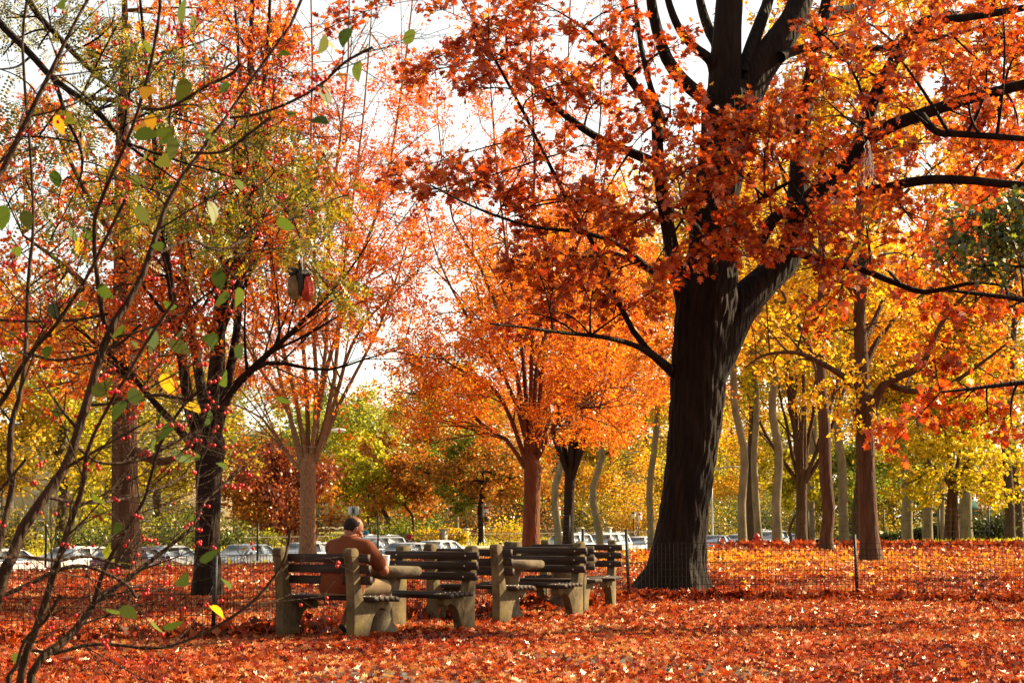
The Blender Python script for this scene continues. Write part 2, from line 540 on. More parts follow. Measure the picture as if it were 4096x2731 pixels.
M_OAK = leaf_mat("oak_leaf", [(.16, .018, .006), (.36, .045, .008), (.50, .085, .010), (.55, .15, .016)], 0.5, 0.06)
M_RED = leaf_mat("red_leaf", [(.30, .025, .006), (.52, .07, .008), (.62, .13, .012)], 0.55, 0.04)
M_ORANGE = leaf_mat("orange_leaf", [(.52, .07, .008), (.74, .16, .014), (.84, .26, .022), (.86, .38, .035)], 0.55, 0.04)
M_PINK = leaf_mat("pink_orange_leaf", [(.60, .08, .012), (.76, .16, .018), (.84, .27, .03)], 0.55, 0.03)
M_GOLD = leaf_mat("gold_leaf", [(.50, .22, .01), (.68, .36, .012), (.74, .46, .03)], 0.55, 0.04)
M_AMBER = leaf_mat("amber_leaf", [(.55, .13, .01), (.66, .28, .012), (.72, .40, .02)], 0.55, 0.04)
M_OCHRE = leaf_mat("ochre_leaf", [(.15, .11, .010), (.31, .23, .018), (.48, .36, .035), (.38, .20, .025)], 0.5, 0.02)
M_BRONZE = leaf_mat("bronze_leaf", [(.22, .07, .012), (.38, .14, .02), (.52, .22, .03)], 0.5, 0.02)
M_WINE = leaf_mat("wine_leaf", [(.10, .014, .010), (.20, .03, .014), (.30, .07, .02)], 0.45, 0.05)
M_LIME = leaf_mat("lime_leaf", [(.22, .22, .015), (.46, .42, .02), (.64, .52, .03)], 0.55, 0.02)
M_GREEN = leaf_mat("green_leaf", [(.06, .09, .012), (.16, .20, .02), (.30, .30, .03)], 0.5, 0.02)
M_SOFTGREEN = leaf_mat("soft_green_leaf", [(.15, .19, .03), (.32, .34, .05), (.50, .47, .08)], 0.55, 0.02)
M_DKGREEN = leaf_mat("dark_green_leaf", [(.018, .030, .008), (.04, .065, .014), (.08, .10, .02)], 0.4, 0.08)
M_LOCUST = leaf_mat("locust_leaf", [(.030, .045, .006), (.085, .10, .008), (.20, .17, .010), (.40, .28, .02)], 0.55, 0.04, 0.6, 1.6)
M_GINKGO = leaf_mat("ginkgo_leaf", [(.50, .36, .012), (.74, .52, .02), (.80, .48, .02)], 0.55, 0.04)
M_LITTER = leaf_mat("fallen_leaf", [(.07, .007, .004), (.24, .020, .006), (.44, .050, .010), (.52, .11, .02), (.55, .27, .10)], 0.25, 0.06, 0.55, 0.45)
M_DRIFT_SHADE = leaf_mat("shaded_drift_leaf", [(.06, .008, .004), (.20, .022, .006), (.36, .045, .008), (.45, .09, .012)], 0.3, 0.03, 0.3, 0.8)  # drift leaves in darker red: fence-line shadow put into their colour
M_SHRUBLEAF = leaf_mat("shrub_leaf", [(.035, .065, .010), (.06, .10, .014), (.10, .14, .02), (.16, .17, .02)], 0.4, 0.02, 0.1)

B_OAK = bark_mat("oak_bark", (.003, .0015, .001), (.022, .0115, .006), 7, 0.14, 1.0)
B_ZEL = bark_mat("smooth_brown_bark", (.07, .032, .017), (.17, .085, .045), 9, 0.6, 0.4)
B_ZELD = bark_mat("dark_brown_bark", (.009, .0035, .002), (.028, .013, .007), 8, 0.3, 0.6)
B_RUST = bark_mat("rust_bark", (.075, .024, .010), (.16, .055, .022), 10, 0.25, 0.6)
B_TAN = bark_mat("tan_bark", (.13, .068, .032), (.32, .19, .10), 22, 0.7, 0.4)
B_PLANE = bark_mat("plane_bark", (.11, .085, .046), (.25, .20, .12), 3, 0.4, 0.3)
B_GREY = bark_mat("grey_brown_bark", (.040, .017, .008), (.11, .055, .026), 8, 0.16, 0.9)
B_TWIG = bark_mat("shrub_bark", (.022, .011, .006), (.085, .048, .028), 30, 0.3, 0.4)
CONC = concrete_mat("weathered_concrete")
WOOD = wood_mat("dark_wood")
STEEL = mat("bolt_steel", (.6, .55, .48), 0.35, 0.9)
BLACK = mat("black_paint", (.012, .011, .010), 0.5)
WIRE = mat("dark_wire", (.006, .004, .003), 0.7, 0, spec=.1)
# ------------------------------------------------------------------ ground
def ground_mat():
    m, nt, out = _new("leaf_strewn_soil")
    N, L = nt.nodes, nt.links
    tc = N.new("ShaderNodeTexCoord")
    def noise(s, d=6, r=0.65):
        n = N.new("ShaderNodeTexNoise"); n.inputs['Scale'].default_value = s; n.inputs['Detail'].default_value = d; n.inputs['Roughness'].default_value = r
        L.new(tc.outputs['Object'], n.inputs['Vector']); return n
    v = N.new("ShaderNodeTexVoronoi"); v.inputs['Scale'].default_value = 9.0
    L.new(tc.outputs['Object'], v.inputs['Vector'])
    sp = N.new("ShaderNodeSeparateColor"); L.new(v.outputs['Color'], sp.inputs[0])
    r = _ramp(nt, [(.05, .010, .005), (.16, .026, .008), (.30, .060, .012), (.36, .13, .03)]); L.new(sp.outputs[0], r.inputs[0])
    # grass far beyond the lawn edge and a worn strip along it
    n1 = noise(0.35, 5)
    g = _ramp(nt, [(.10, .095, .012), (.22, .20, .025), (.30, .22, .04)]); n2 = noise(6, 6); L.new(n2.outputs[0], g.inputs[0])
    sx = N.new("ShaderNodeSeparateXYZ"); L.new(tc.outputs['Object'], sx.inputs[0])
    a = N.new("ShaderNodeMath"); a.operation = 'MULTIPLY'; a.inputs[1].default_value = float(EDGE_N[0]); L.new(sx.outputs[0], a.inputs[0])
    b = N.new("ShaderNodeMath"); b.operation = 'MULTIPLY_ADD'; b.inputs[1].default_value = float(EDGE_N[1]); L.new(sx.outputs[1], b.inputs[0]); L.new(a.outputs[0], b.inputs[2])
    # distance term: lawn turns to grass past y = 82
    c = N.new("ShaderNodeMath"); c.operation = 'MULTIPLY_ADD'; c.inputs[1].default_value = 6.0; L.new(n1.outputs[0], c.inputs[0]); L.new(b.outputs[0], c.inputs[2])
    e = N.new("ShaderNodeMapRange"); e.inputs[1].default_value = EDGE + 3.0; e.inputs[2].default_value = EDGE + 5.5; L.new(c.outputs[0], e.inputs[0])
    f = N.new("ShaderNodeMath"); f.operation = 'MULTIPLY_ADD'; f.inputs[1].default_value = 10.0; L.new(n1.outputs[0], f.inputs[0]); L.new(sx.outputs[1], f.inputs[2])
    h = N.new("ShaderNodeMapRange"); h.inputs[1].default_value = 80; h.inputs[2].default_value = 90; L.new(f.outputs[0], h.inputs[0])
    mxm = N.new("ShaderNodeMath"); mxm.operation = 'MAXIMUM'; L.new(e.outputs[0], mxm.inputs[0]); L.new(h.outputs[0], mxm.inputs[1])
    mx = N.new("ShaderNodeMix"); mx.data_type = 'RGBA'; L.new(mxm.outputs[0], mx.inputs[0]); L.new(r.outputs[0], mx.inputs[6]); L.new(g.outputs[0], mx.inputs[7])
    p = N.new("ShaderNodeBsdfPrincipled"); p.inputs['Roughness'].default_value = 0.8; p.inputs['Specular IOR Level'].default_value = 0.25
    L.new(mx.outputs[2], p.inputs['Base Color'])
    bp = N.new("ShaderNodeBump"); bp.inputs['Strength'].default_value = 1.0; bp.inputs['Distance'].default_value = 0.05
    L.new(v.outputs['Distance'], bp.inputs['Height']); L.new(bp.outputs[0], p.inputs['Normal'])
    L.new(p.outputs[0], out.inputs[0])
    return m

def grid(xs, ys, zf):
    X, Y = np.meshgrid(xs, ys)
    Z = zf(X, Y)
    nx = len(xs)
    i, j = np.meshgrid(np.arange(nx - 1), np.arange(len(ys) - 1))
    a = j * nx + i
    return np.stack([X, Y, Z], -1).reshape(-1, 3), np.stack([a, a + 1, a + 1 + nx, a + nx], -1).reshape(-1, 4)

def gz_bumpy(X, Y):
    return ground_z(X, Y) - 0.02 + 0.015 * np.sin(X * 1.7 + Y * 0.6) * np.sin(Y * 1.1 - X * 0.4)
gx = np.concatenate([[-1200, -600, -300, -150, -90], np.arange(-60, 75, 1.5), [90, 150, 300, 600, 1200]])
gy = np.concatenate([[-60, -20], np.arange(0, 60, 1.5), np.arange(60, 180, 2.5), [200, 260, 400, 800, 1600]])
v, f = grid(gx, gy, gz_bumpy)
ground = mesh_np("ground", v, [f], ground_mat(), None, True)
tag(ground, "lawn ground covered by red fallen leaves", None, None, "structure")

# paved path under the near leaves, in front of the fence
PAVE = mat("path_paving", (.050, .044, .036), 0.85, 0, (.15, .13, .10), 1.6, 0.5, 0.3, bscale=30)
pv = np.array([(-14, 2), (16, 2), (16, 24.6), (6.5, 26.0), (1.3, 27.3), (-3.0, 18.9), (-14, 15.0)])
vv = np.column_stack([pv, np.full(len(pv), 0.003)])
path = mesh_np("path", vv, [np.arange(len(pv))[None]], PAVE)
tag(path, "dark paved path showing between the fallen leaves", None, None, "structure")

# street below the lawn, with its kerb and sidewalk
ASPH = mat("asphalt", (.05, .045, .04), 0.8, 0, (.085, .075, .062), 0.5, 0.3, 0.4, bscale=40)
SIDE = mat("sidewalk_concrete", (.34, .29, .22), 0.85, 0, (.46, .40, .31), 0.8, 0.2, 0.3, bscale=20)
U_ST = np.array([0.485, 0.875])
def st(s, n):
    """street coordinates: s along the street, n metres beyond the lawn edge"""
    p = EDGE_N * (EDGE + n) + U_ST * s
    return p
def strip(name, s0, s1, n0, n1, dz, m, label):
    ss = np.linspace(s0, s1, 40); nn = np.linspace(n0, n1, 6)
    Sg, Ng = np.meshgrid(ss, nn)
    X = EDGE_N[0] * (EDGE + Ng) + U_ST[0] * Sg; Y = EDGE_N[1] * (EDGE + Ng) + U_ST[1] * Sg
    Z = ground_z(X, Y) + dz
    i, j = np.meshgrid(np.arange(39), np.arange(5)); a = j * 40 + i
    o = mesh_np(name, np.stack([X, Y, Z], -1).reshape(-1, 3), [np.stack([a, a + 1, a + 41, a + 40], -1).reshape(-1, 4)], m)
    return tag(o, label, None, None, "structure")
strip("road", -40, 330, 13, 30.2, 0.012, ASPH, "grey asphalt street beyond the lawn")
strip("sidewalk", -40, 330, 36.5, 41, 0.03, SIDE, "pale sidewalk on the far side of the street")
kb = MB()
for s in np.arange(-40, 330, 6.0):
    for n, hh in ((30.3, 0.14), (12.9, 0.14)):
        c = st(s + 3, n); z = float(ground_z(c[0], c[1]))
        kb.box((c[0], c[1], z + hh / 2 - 0.05), (0.2, 6.0, hh + 0.1), -math.atan2(U_ST[0], U_ST[1]))
tag(kb.build("kerb", SIDE), "stone kerb edging the street", None, None, "structure")

# ------------------------------------------------------------------ leaf litter (uncountable)
def litter():
    L = Leaves()
    def band(d0, d1, n, size, tm, up, tall):
        k = rng.uniform(0, 1, n)
        d = np.sqrt(d0 ** 2 + k * (d1 ** 2 - d0 ** 2))
        w = d * 0.27 + 1.2
        x = rng.uniform(-1, 1, n) * w
        return np.column_stack([x, d]), size, tm, up, tall
    def clump(xy, s):
        return np.sin(xy[:, 0] * 1.3 / s + 1.7 * np.sin(xy[:, 1] * 0.9 / s)) * np.sin(xy[:, 1] * 1.1 / s + xy[:, 0] * 0.5 / s)
    for d0, d1, n, size, tm, up, tall in ((12.5, 20, 95000, .060, CURLED, .72, .022), (20, 32, 105000, .070, CURLED_LOW, .70, .025),
                                           (32, 55, 90000, .095, CURLED_LOW, .62, .03), (55, 92, 52000, .15, DIAMOND, .5, .03)):
        xy, size, tm, up, tall = band(d0, d1, n, size, tm, up, tall)
        s = xy @ EDGE_N - EDGE
        keep = s < 1.0 + rng.uniform(-1, 2, n)
        # worn bare patches on the path
        bare = (clump(xy * [1, 0.55] + 3.1, 0.9) > 0.38) & (xy[:, 1] < 17.2)
        keep &= ~(bare & (rng.uniform(size=n) < 0.86))
        if d0 > 50: keep &= rng.uniform(size=n) < np.clip((95 - xy[:, 1]) / 25, 0.15, 1)
        xy = xy[keep]
        z = gz_bumpy(xy[:, 0], xy[:, 1]) + 0.02 + rng.uniform(0, tall, len(xy)) ** 1.0
        yel = (np.exp(-(((xy[:, 0] - 6.5) / 9) ** 2 + ((xy[:, 1] - 58) / 13) ** 2)) * .75 > rng.uniform(size=len(xy)))
        P3 = np.column_stack([xy, z])
        L.add(P3[~yel], size, tm, 0, up=up, var=0.4)
        L.add(P3[yel], size, tm, 2, up=up, var=0.4)
    # curled leaves standing on edge among the flat ones
    for d0, d1, n, size, tm in ((12.5, 22, 16000, .062, CURLED), (22, 36, 16000, .075, CURLED_LOW), (36, 80, 16000, .11, CURLED_LOW)):
        xy = band(d0, d1, n, size, tm, 0, 0)[0]
        xy = xy[(xy @ EDGE_N - EDGE < 1.0)]
        xy = xy[clump(xy, 1.4) + rng.normal(0, .5, len(xy)) > -.2]
        z = gz_bumpy(xy[:, 0], xy[:, 1]) + .015
        L.add(np.column_stack([xy, z]), size, tm, 0, up=.12, droop=-.5, var=.4)
    # drifts heaped along the foot of the fence
    for (a, b, n, w) in ((FP[2], FP[3], 2600, .22), (FP[3], FP[4], 2000, .25), (FP[1], FP[2], 1800, .15), (FP[0], FP[1], 900, .12)):
        t = rng.uniform(0, 1, n)[:, None]
        xy = np.array(a)[None] * (1 - t) + np.array(b)[None] * t
        off = rng.normal(0, w, (n, 2)); xy = xy + off
        z = rng.uniform(0, 1, n) * np.maximum(0.02, 0.16 - np.abs(off[:, 1]) * 0.5)
        L.add(np.column_stack([xy, z]), .10, CURLED_LOW, 1, up=.25, var=0.4)
    # litter under the far fence, right
    n = 2500; t = rng.uniform(0, 1, n)
    xy = np.column_stack([8 + 14 * t, 74 + 3 * t]) + rng.normal(0, .5, (n, 2))
    L.add(np.column_stack([xy, rng.uniform(0, .25, n)]), .2, OAK_LOW, 1, up=.3)
    # a few on the street side slope
    o = L.build("fallen_leaves", [M_LITTER, M_DRIFT_SHADE, M_AMBER])
    tag(o, "carpet of red and orange fallen leaves over the lawn and path", None, None, "stuff")

# fence line of the near wire fence (ground points)
FP = [(-9.0, 15.8), (-2.86, 19.3), (1.62, 27.9), (4.80, 28.0), (8.6, 25.6)]
litter()

# grass tufts along the far lawn edge
n = 26000
xy = np.column_stack([rng.uniform(-30, 45, n), rng.uniform(40, 135, n)])
s = xy @ EDGE_N - EDGE
xy = xy[((s > 0) & (s < 6)) | ((xy[:, 1] > 84) & (s < 5))]
LG = Leaves(); LG.add(np.column_stack([xy, ground_z(xy[:, 0], xy[:, 1]) - 0.03]), .22, DIAMOND * [.45, 1, 1], 0, up=0.1, dirs=np.tile([0, 0, 2.0], (len(xy), 1)))
# verge and park grass on the far side of the street
n = 22000
sn = np.column_stack([rng.uniform(0, 230, n), rng.uniform(38, 70, n)])
xy = np.array([EDGE_N * (EDGE + b) + U_ST * a for a, b in sn])
LG.add(np.column_stack([xy, ground_z(xy[:, 0], xy[:, 1]) - 0.03]), .3, DIAMOND * [.45, 1, 1], 0, up=0.1, dirs=np.tile([0, 0, 2.0], (len(xy), 1)))
tag(LG.build("grass", [M_LIME]), "short yellow-green grass at the far lawn edge and across the street", None, None, "stuff")

# ------------------------------------------------------------------ near wire fence
def seg_pts(a, b):
    a = np.array([*a, 0.]); b = np.array([*b, 0.]); return a, b
def wire_fence():
    t = thing("wire_fence", "knee-high black wire mesh fence running behind the benches and the great oak", "fence", (*FP[1], 0))
    off = np.array([*FP[1], 0])
    tops = [.78, .78, .80, .80, .80]
    for i in range(len(FP) - 1):
        a, b = seg_pts(FP[i], FP[i + 1]); Ln = np.linalg.norm(b - a)
        T = Tubes(); n = int(Ln / .055)
        u = np.linspace(0, 1, n)[:, None]
        wob = 0.012 * np.sin(np.linspace(0, Ln * 2.1, n))
        base = a + (b - a) * u
        top = base.copy(); h = tops[i] + wob; top[:, 2] = h; base[:, 2] = 0.01
        T.add(np.stack([base, (base + top) / 2 + rng.normal(0, .002, base.shape), top], 1), np.full((n, 3), .0034), 3)
        zs = [.04, .14, .24, .34, .44, .54, .64, .72, 1.0]
        m = 24; uu = np.linspace(0, 1, m)[:, None]
        hz = []
        for z in zs:
            q = a + (b - a) * uu; hh = tops[i] + 0.012 * np.sin(np.linspace(0, Ln * 2.1, m))
            q[:, 2] = z * (hh / .8 if z < 1 else hh); hz.append(q)
        T.add(np.array(hz), np.full((len(zs), m), .0038), 3)
        T.build("mesh_panel", WIRE, t, off, smooth=False)
    posts = [(FP[0], .80, 0), (FP[1], .80, .02), (FP[2], 1.0, -.035), (FP[3], .93, -.03), (FP[4], .95, .02)]
    a, b = np.array(FP[1]), np.array(FP[2])
    posts += [(tuple(a + (b - a) * .605), .86, .01), (tuple(a + (b - a) * .848), 1.02, 0.0)]
    for (x, y), h, lean in posts:
        m = MB()
        # steel T-post: flange, web and studs
        m.box((0, 0, h / 2), (.042, .008, h)); m.box((0, .018, h / 2), (.008, .028, h - .002))
        for k in range(int(h / .06)): m.box((0, -.008, .05 + k * .06), (.012, .010, .014))
        o = m.build("post", BLACK, t)
        o.location = (x - off[0], y - off[1], 0); o.rotation_euler = (0, lean, 0)
wire_fence()

# far wire fence along the lawn edge
def far_fence():
    pts = [(-13.5, 43), (-10.9, 47), (-6.9, 54.5), (-4.2, 63), (2.0, 70), (6.0, 77.5), (12.4, 84), (15.0, 81), (16.6, 78), (19.0, 80), (26, 80)]
    t = thing("wire_fence", "taller wire fence with thin black posts along the far edge of the lawn", "fence", (*pts[3], 0))
    off = np.array([*pts[3], 0])
    hs = [.95, .95, .98, 1.2, 1.25, 1.3, 1.45, 1.5, 1.52, 1.55, 1.55]
    T = Tubes()
    for i in range(len(pts) - 1):
        a, b = seg_pts(pts[i], pts[i + 1]); m = 4
        for k in range(7):
            q = a + (b - a) * np.linspace(0, 1, m)[:, None]
            q[:, 2] = np.linspace(hs[i], hs[i + 1], m) * (k + 1) / 7 - .02
            T.add(q, np.full(m, .004), 3)
        n = int(np.linalg.norm(b - a) / .3)
        q = a + (b - a) * np.linspace(0, 1, n)[:, None]; q2 = q.copy(); q2[:, 2] = np.linspace(hs[i], hs[i + 1], n) - .02
        T.add(np.stack([q, q2], 1), np.full((n, 2), .0028), 3)
    T.build("mesh_panel", WIRE, t, off, smooth=False)
    for (x, y), h in zip(pts, hs):
        m = MB(); m.box((0, 0, h / 2), (.055, .02, h)); m.box((0, .03, h / 2), (.012, .04, h - .004)); m.box((0, 0, h + .01), (.06, .06, .02))
        o = m.build("post", BLACK, t); o.location = (x - off[0], y - off[1], 0)
far_fence()

# ------------------------------------------------------------------ benches
TH1 = math.radians(35.5)
PROFILE = [(0, -.03), (0, .16), (-.002, .34), (-.012, .50), (-.030, .70), (-.045, .785), (-.058, .795), (-.060, .835), (-.045, .862), (-.015, .874), (.025, .872),
           (.052, .858), (.064, .83), (.062, .795), (.066, .77), (.078, .66), (.096, .55), (.122, .44), (.138, .385), (.155, .362),
           (.30, .358), (.46, .375), (.505, .365), (.528, .335), (.524, .30), (.502, .272), (.47, .272), (.44, .292), (.40, .296),
           (.345, .272), (.295, .222), (.262, .155), (.240, .08), (.228, -.03)]
def bench_support(u, parent):
    m = MB()
    m.prism(PROFILE, .100, (u, 0, 0), (0, 1, 0), (0, 0, 1), (1, 0, 0))
    o = m.build("support", CONC, parent, bevel=.010)
    return o
def slat(parent, name, c, size, bolts, tilt=0.0, face=None):
    m = MB()
    m.bevbox((0, 0, 0), size, .003)
    for bu in bolts:
        if face == 'front':
            pr = [(.0, .0), (.012, .0), (.011, .004), (.006, .007)]
            for k in range(1):
                m.sphere((bu, size[1] / 2, 0), (.011, .006, .011), 4, 1)
        else:
            m.sphere((bu, 0, size[2] / 2), (.011, .011, .005), 4, 1)
    o = m.build(name, [WOOD, STEEL], parent)
    o.location = c; o.rotation_euler = (tilt, 0, 0)
    return o
def make_bench(label, loc, th):
    t = thing("bench", label, "bench", (loc[0], loc[1], 0), -th, "slatted park benches at the concrete tables")
    for u in (-.45, .45): bench_support(u, t)
    bl = (-.45, .45)
    for v, z, tl in ((.076, .775, -.10), (.090, .672, -.13), (.112, .565, -.16)):
        slat(t, "back_slat", (0, v + .012, z), (1.20, .042, .078), bl, tl, 'front')
    for k, v in enumerate((.205, .285, .365, .445, .525)):
        slat(t, "seat_slat", (0, v, .385 + (.006 if k < 4 else -.004)), (1.20, .068, .042), bl, .03 if k < 4 else -.25, 'top')
    return t
def facing_pair(ref, th, span, uoff=0.0):
    """positions of the two benches of one table: ref is the outer rear base corner of the first bench's right support"""
    u = np.array([math.cos(th), -math.sin(th)]); v = np.array([math.sin(th), math.cos(th)])
    A = np.array(ref) - u * .50
    B = A + v * span + u * uoff
    C = (A + B) / 2
    return A, B, C
BENCH = []
TABLES = []
for (ref, th, span, uo, la, lb) in (
    ((-1.490, 19.05), TH1, 1.92, .0, "slatted bench seen from behind with the man sitting on it", "slatted bench facing the seated man across the nearest concrete table"),
    ((-.137, 22.1), TH1 - .02, 1.72, .0, "slatted bench seen from behind just right of the gap, turned to the middle concrete table", "slatted bench facing the camera across the middle concrete table"),
    ((.88, 24.5), math.radians(15), 1.85, .0, "slatted bench with its back to the camera at the third, half hidden table", "last slatted bench facing the camera next to the fence post by the oak")):
    A, B, C = facing_pair(ref, th, span, uo)
    make_bench(la, A, th)
    make_bench(lb, B, th + math.pi)
    BENCH.append((A, B, th)); TABLES.append((C, th))

def make_table(label, loc):
    t = thing("concrete_table", label, "table", (loc[0], loc[1], 0), 0, "round concrete game tables between the benches")
    m = MB()
    prof = [(.05, .575), (.37, .575), (.415, .585), (.437, .61), (.44, .635), (.432, .66), (.41, .675), (.05, .678)]
    m.lathe(prof, n=48); m.build("tabletop", TABLE_C, t, True)
    m = MB(); m.lathe([(.20, -.02), (.20, .06), (.155, .12), (.14, .30), (.14, .46), (.17, .54), (.21, .5745)], n=32)
    m.build("pedestal", TABLE_C, t, True)
    return t
TABLE_C = mat("table_concrete", (.085, .062, .034), 0.9, 0, (.21, .16, .10), 7, 0.5, 0.2, bscale=90)
for (C, th), la in zip(TABLES, ("round concrete table beside the seated man with the white cup on it", "round concrete table between the middle pair of benches", "round concrete table half hidden behind the third bench")):
    make_table(la, C)

# white cup on the first table
A0, B0, th0 = BENCH[0]
U0 = np.array([math.cos(th0), -math.sin(th0), 0]); V0 = np.array([math.sin(th0), math.cos(th0), 0])
def bl(u, v, z): return np.array([A0[0], A0[1], 0]) + U0 * u + V0 * v + np.array([0, 0, z])
cup_p = bl(.10, .96, .679)
cup = thing("paper_cup", "white paper cup on the table in front of the seated man", "cup", cup_p)
PAPER = mat("white_paper", (.78, .74, .66), 0.6)
m = MB(); m.lathe([(.028, 0), (.030, .002), (.038, .098), (.0375, .099)], n=24); m.build("cup_body", PAPER, cup, True)
m = MB(); m.lathe([(.0375, .0985), (.0415, .0995), (.0415, .106), (.037, .110), (.033, .108)], n=24); m.build("rim", PAPER, cup, True)
# ------------------------------------------------------------------ people
SKIN = mat("skin", (.25, .075, .032), 0.55, 0, (.31, .105, .048), 9, 0.05, 0.35)
HAIR = mat("dark_hair", (.010, .005, .003), 0.85, 0, (.026, .013, .008), 60, 0.6, 0.3, bscale=220)
RUST_SHIRT = mat("rust_cotton", (.14, .036, .012), 0.85, 0, (.18, .047, .016), 3, 0.25, 0.15, bscale=300)
KHAKI = mat("khaki_cotton", (.21, .14, .072), 0.85, 0, (.26, .18, .10), 4, 0.3, 0.15, bscale=200)
RUBBER = mat("black_rubber", (.014, .013, .012), 0.7)
SHOE = mat("olive_shoe_fabric", (.16, .17, .03), 0.8, 0, (.30, .28, .05), 20, 0.3, 0.2)
EYE = mat("eye_white", (.75, .70, .62), 0.3)

def caps(m, pts, rad, sides=14):
    for i in range(len(pts)):
        m.sphere(pts[i], rad[i], 8)
    for i in range(len(pts) - 1):
        m.tube([pts[i], pts[i + 1]], [rad[i], rad[i + 1]], sides)
    return m

def loft(m, rings, n=28, sq=2.3):
    """rings: (centre, rx, ry, tilt) ellipses stacked upwards"""
    v = []
    for c, rx, ry in rings:
        for k in range(n):
            a = 2 * math.pi * k / n
            ca, sa = math.cos(a), math.sin(a)
            q = (abs(ca) ** sq + abs(sa) ** sq) ** (-1 / sq)
            v.append((c[0] + rx * ca * q, c[1] + ry * sa * q, c[2]))
    fs = []
    for i in range(len(rings) - 1):
        for k in range(n):
            fs.append((i * n + k, i * n + (k + 1) % n, (i + 1) * n + (k + 1) % n, (i + 1) * n + k))
    fs.append(tuple(range(n - 1, -1, -1))); k = (len(rings) - 1) * n; fs.append(tuple(range(k, k + n)))
    m.add(v, fs)
    return m

def fuse(m, name, mats, parent, voxel, it=4, extra=None):
    """melt overlapping closed solids into one continuous surface"""
    o = m.build(name + "_raw", mats, None)
    r = o.modifiers.new("r", 'REMESH'); r.mode = 'VOXEL'; r.voxel_size = voxel
    s = o.modifiers.new("s", 'SMOOTH'); s.factor = 0.5; s.iterations = it
    dg = bpy.context.evaluated_depsgraph_get()
    dg.update()
    me = bpy.data.meshes.new_from_object(o.evaluated_get(dg))
    me.name = name
    old = o.data
    bpy.data.objects.remove(o); bpy.data.meshes.remove(old)
    me.materials.clear()
    for q in (mats if isinstance(mats, (list, tuple)) else [mats]): me.materials.append(q)
    me.polygons.foreach_set("use_smooth", np.ones(len(me.polygons), dtype=bool))
    me.polygons.foreach_set("material_index", np.zeros(len(me.polygons), dtype=np.int32))
    o2 = bpy.data.objects.new(name, me)
    return link(o2, parent)

def rotz(a): c, s = math.cos(a), math.sin(a); return np.array([[c, -s, 0], [s, c, 0], [0, 0, 1]])
def rotx(a): c, s = math.cos(a), math.sin(a); return np.array([[1, 0, 0], [0, c, -s], [0, s, c]])

def hand(m, wrist, fwd, down, side, s=1.0, curl=0.5):
    """palm plus five separate bent fingers; side points to the thumb"""
    wrist, fwd, down, side = [np.asarray(q, float) for q in (wrist, fwd, down, side)]
    for a in (-.028, -.009, .010, .028):
        caps(m, [wrist + side * a * .7 * s, wrist + fwd * .085 * s + side * a * s], [.017 * s, .014 * s], 8)
    for a, Ln in ((-.032, .060), (-.011, .074), (.010, .080), (.030, .070)):
        p = wrist + fwd * .09 * s + side * a * s
        pts = [p]; ang = 0.15
        for q in range(3):
            ang += curl * (0.6 + 0.2 * q)
            p = p + (fwd * math.cos(ang) + down * math.sin(ang)) * Ln / 3 * s * 1.1
            pts.append(p)
        caps(m, pts, [.0095 * s, .009 * s, .0085 * s, .0075 * s], 8)
    p = wrist + fwd * .025 * s + side * .034 * s
    caps(m, [p, p + (fwd * .6 + side * .7) * .035 * s, p + (fwd * .9 + side * .35 + down * .3) * .062 * s], [.013 * s, .011 * s, .0085 * s], 8)

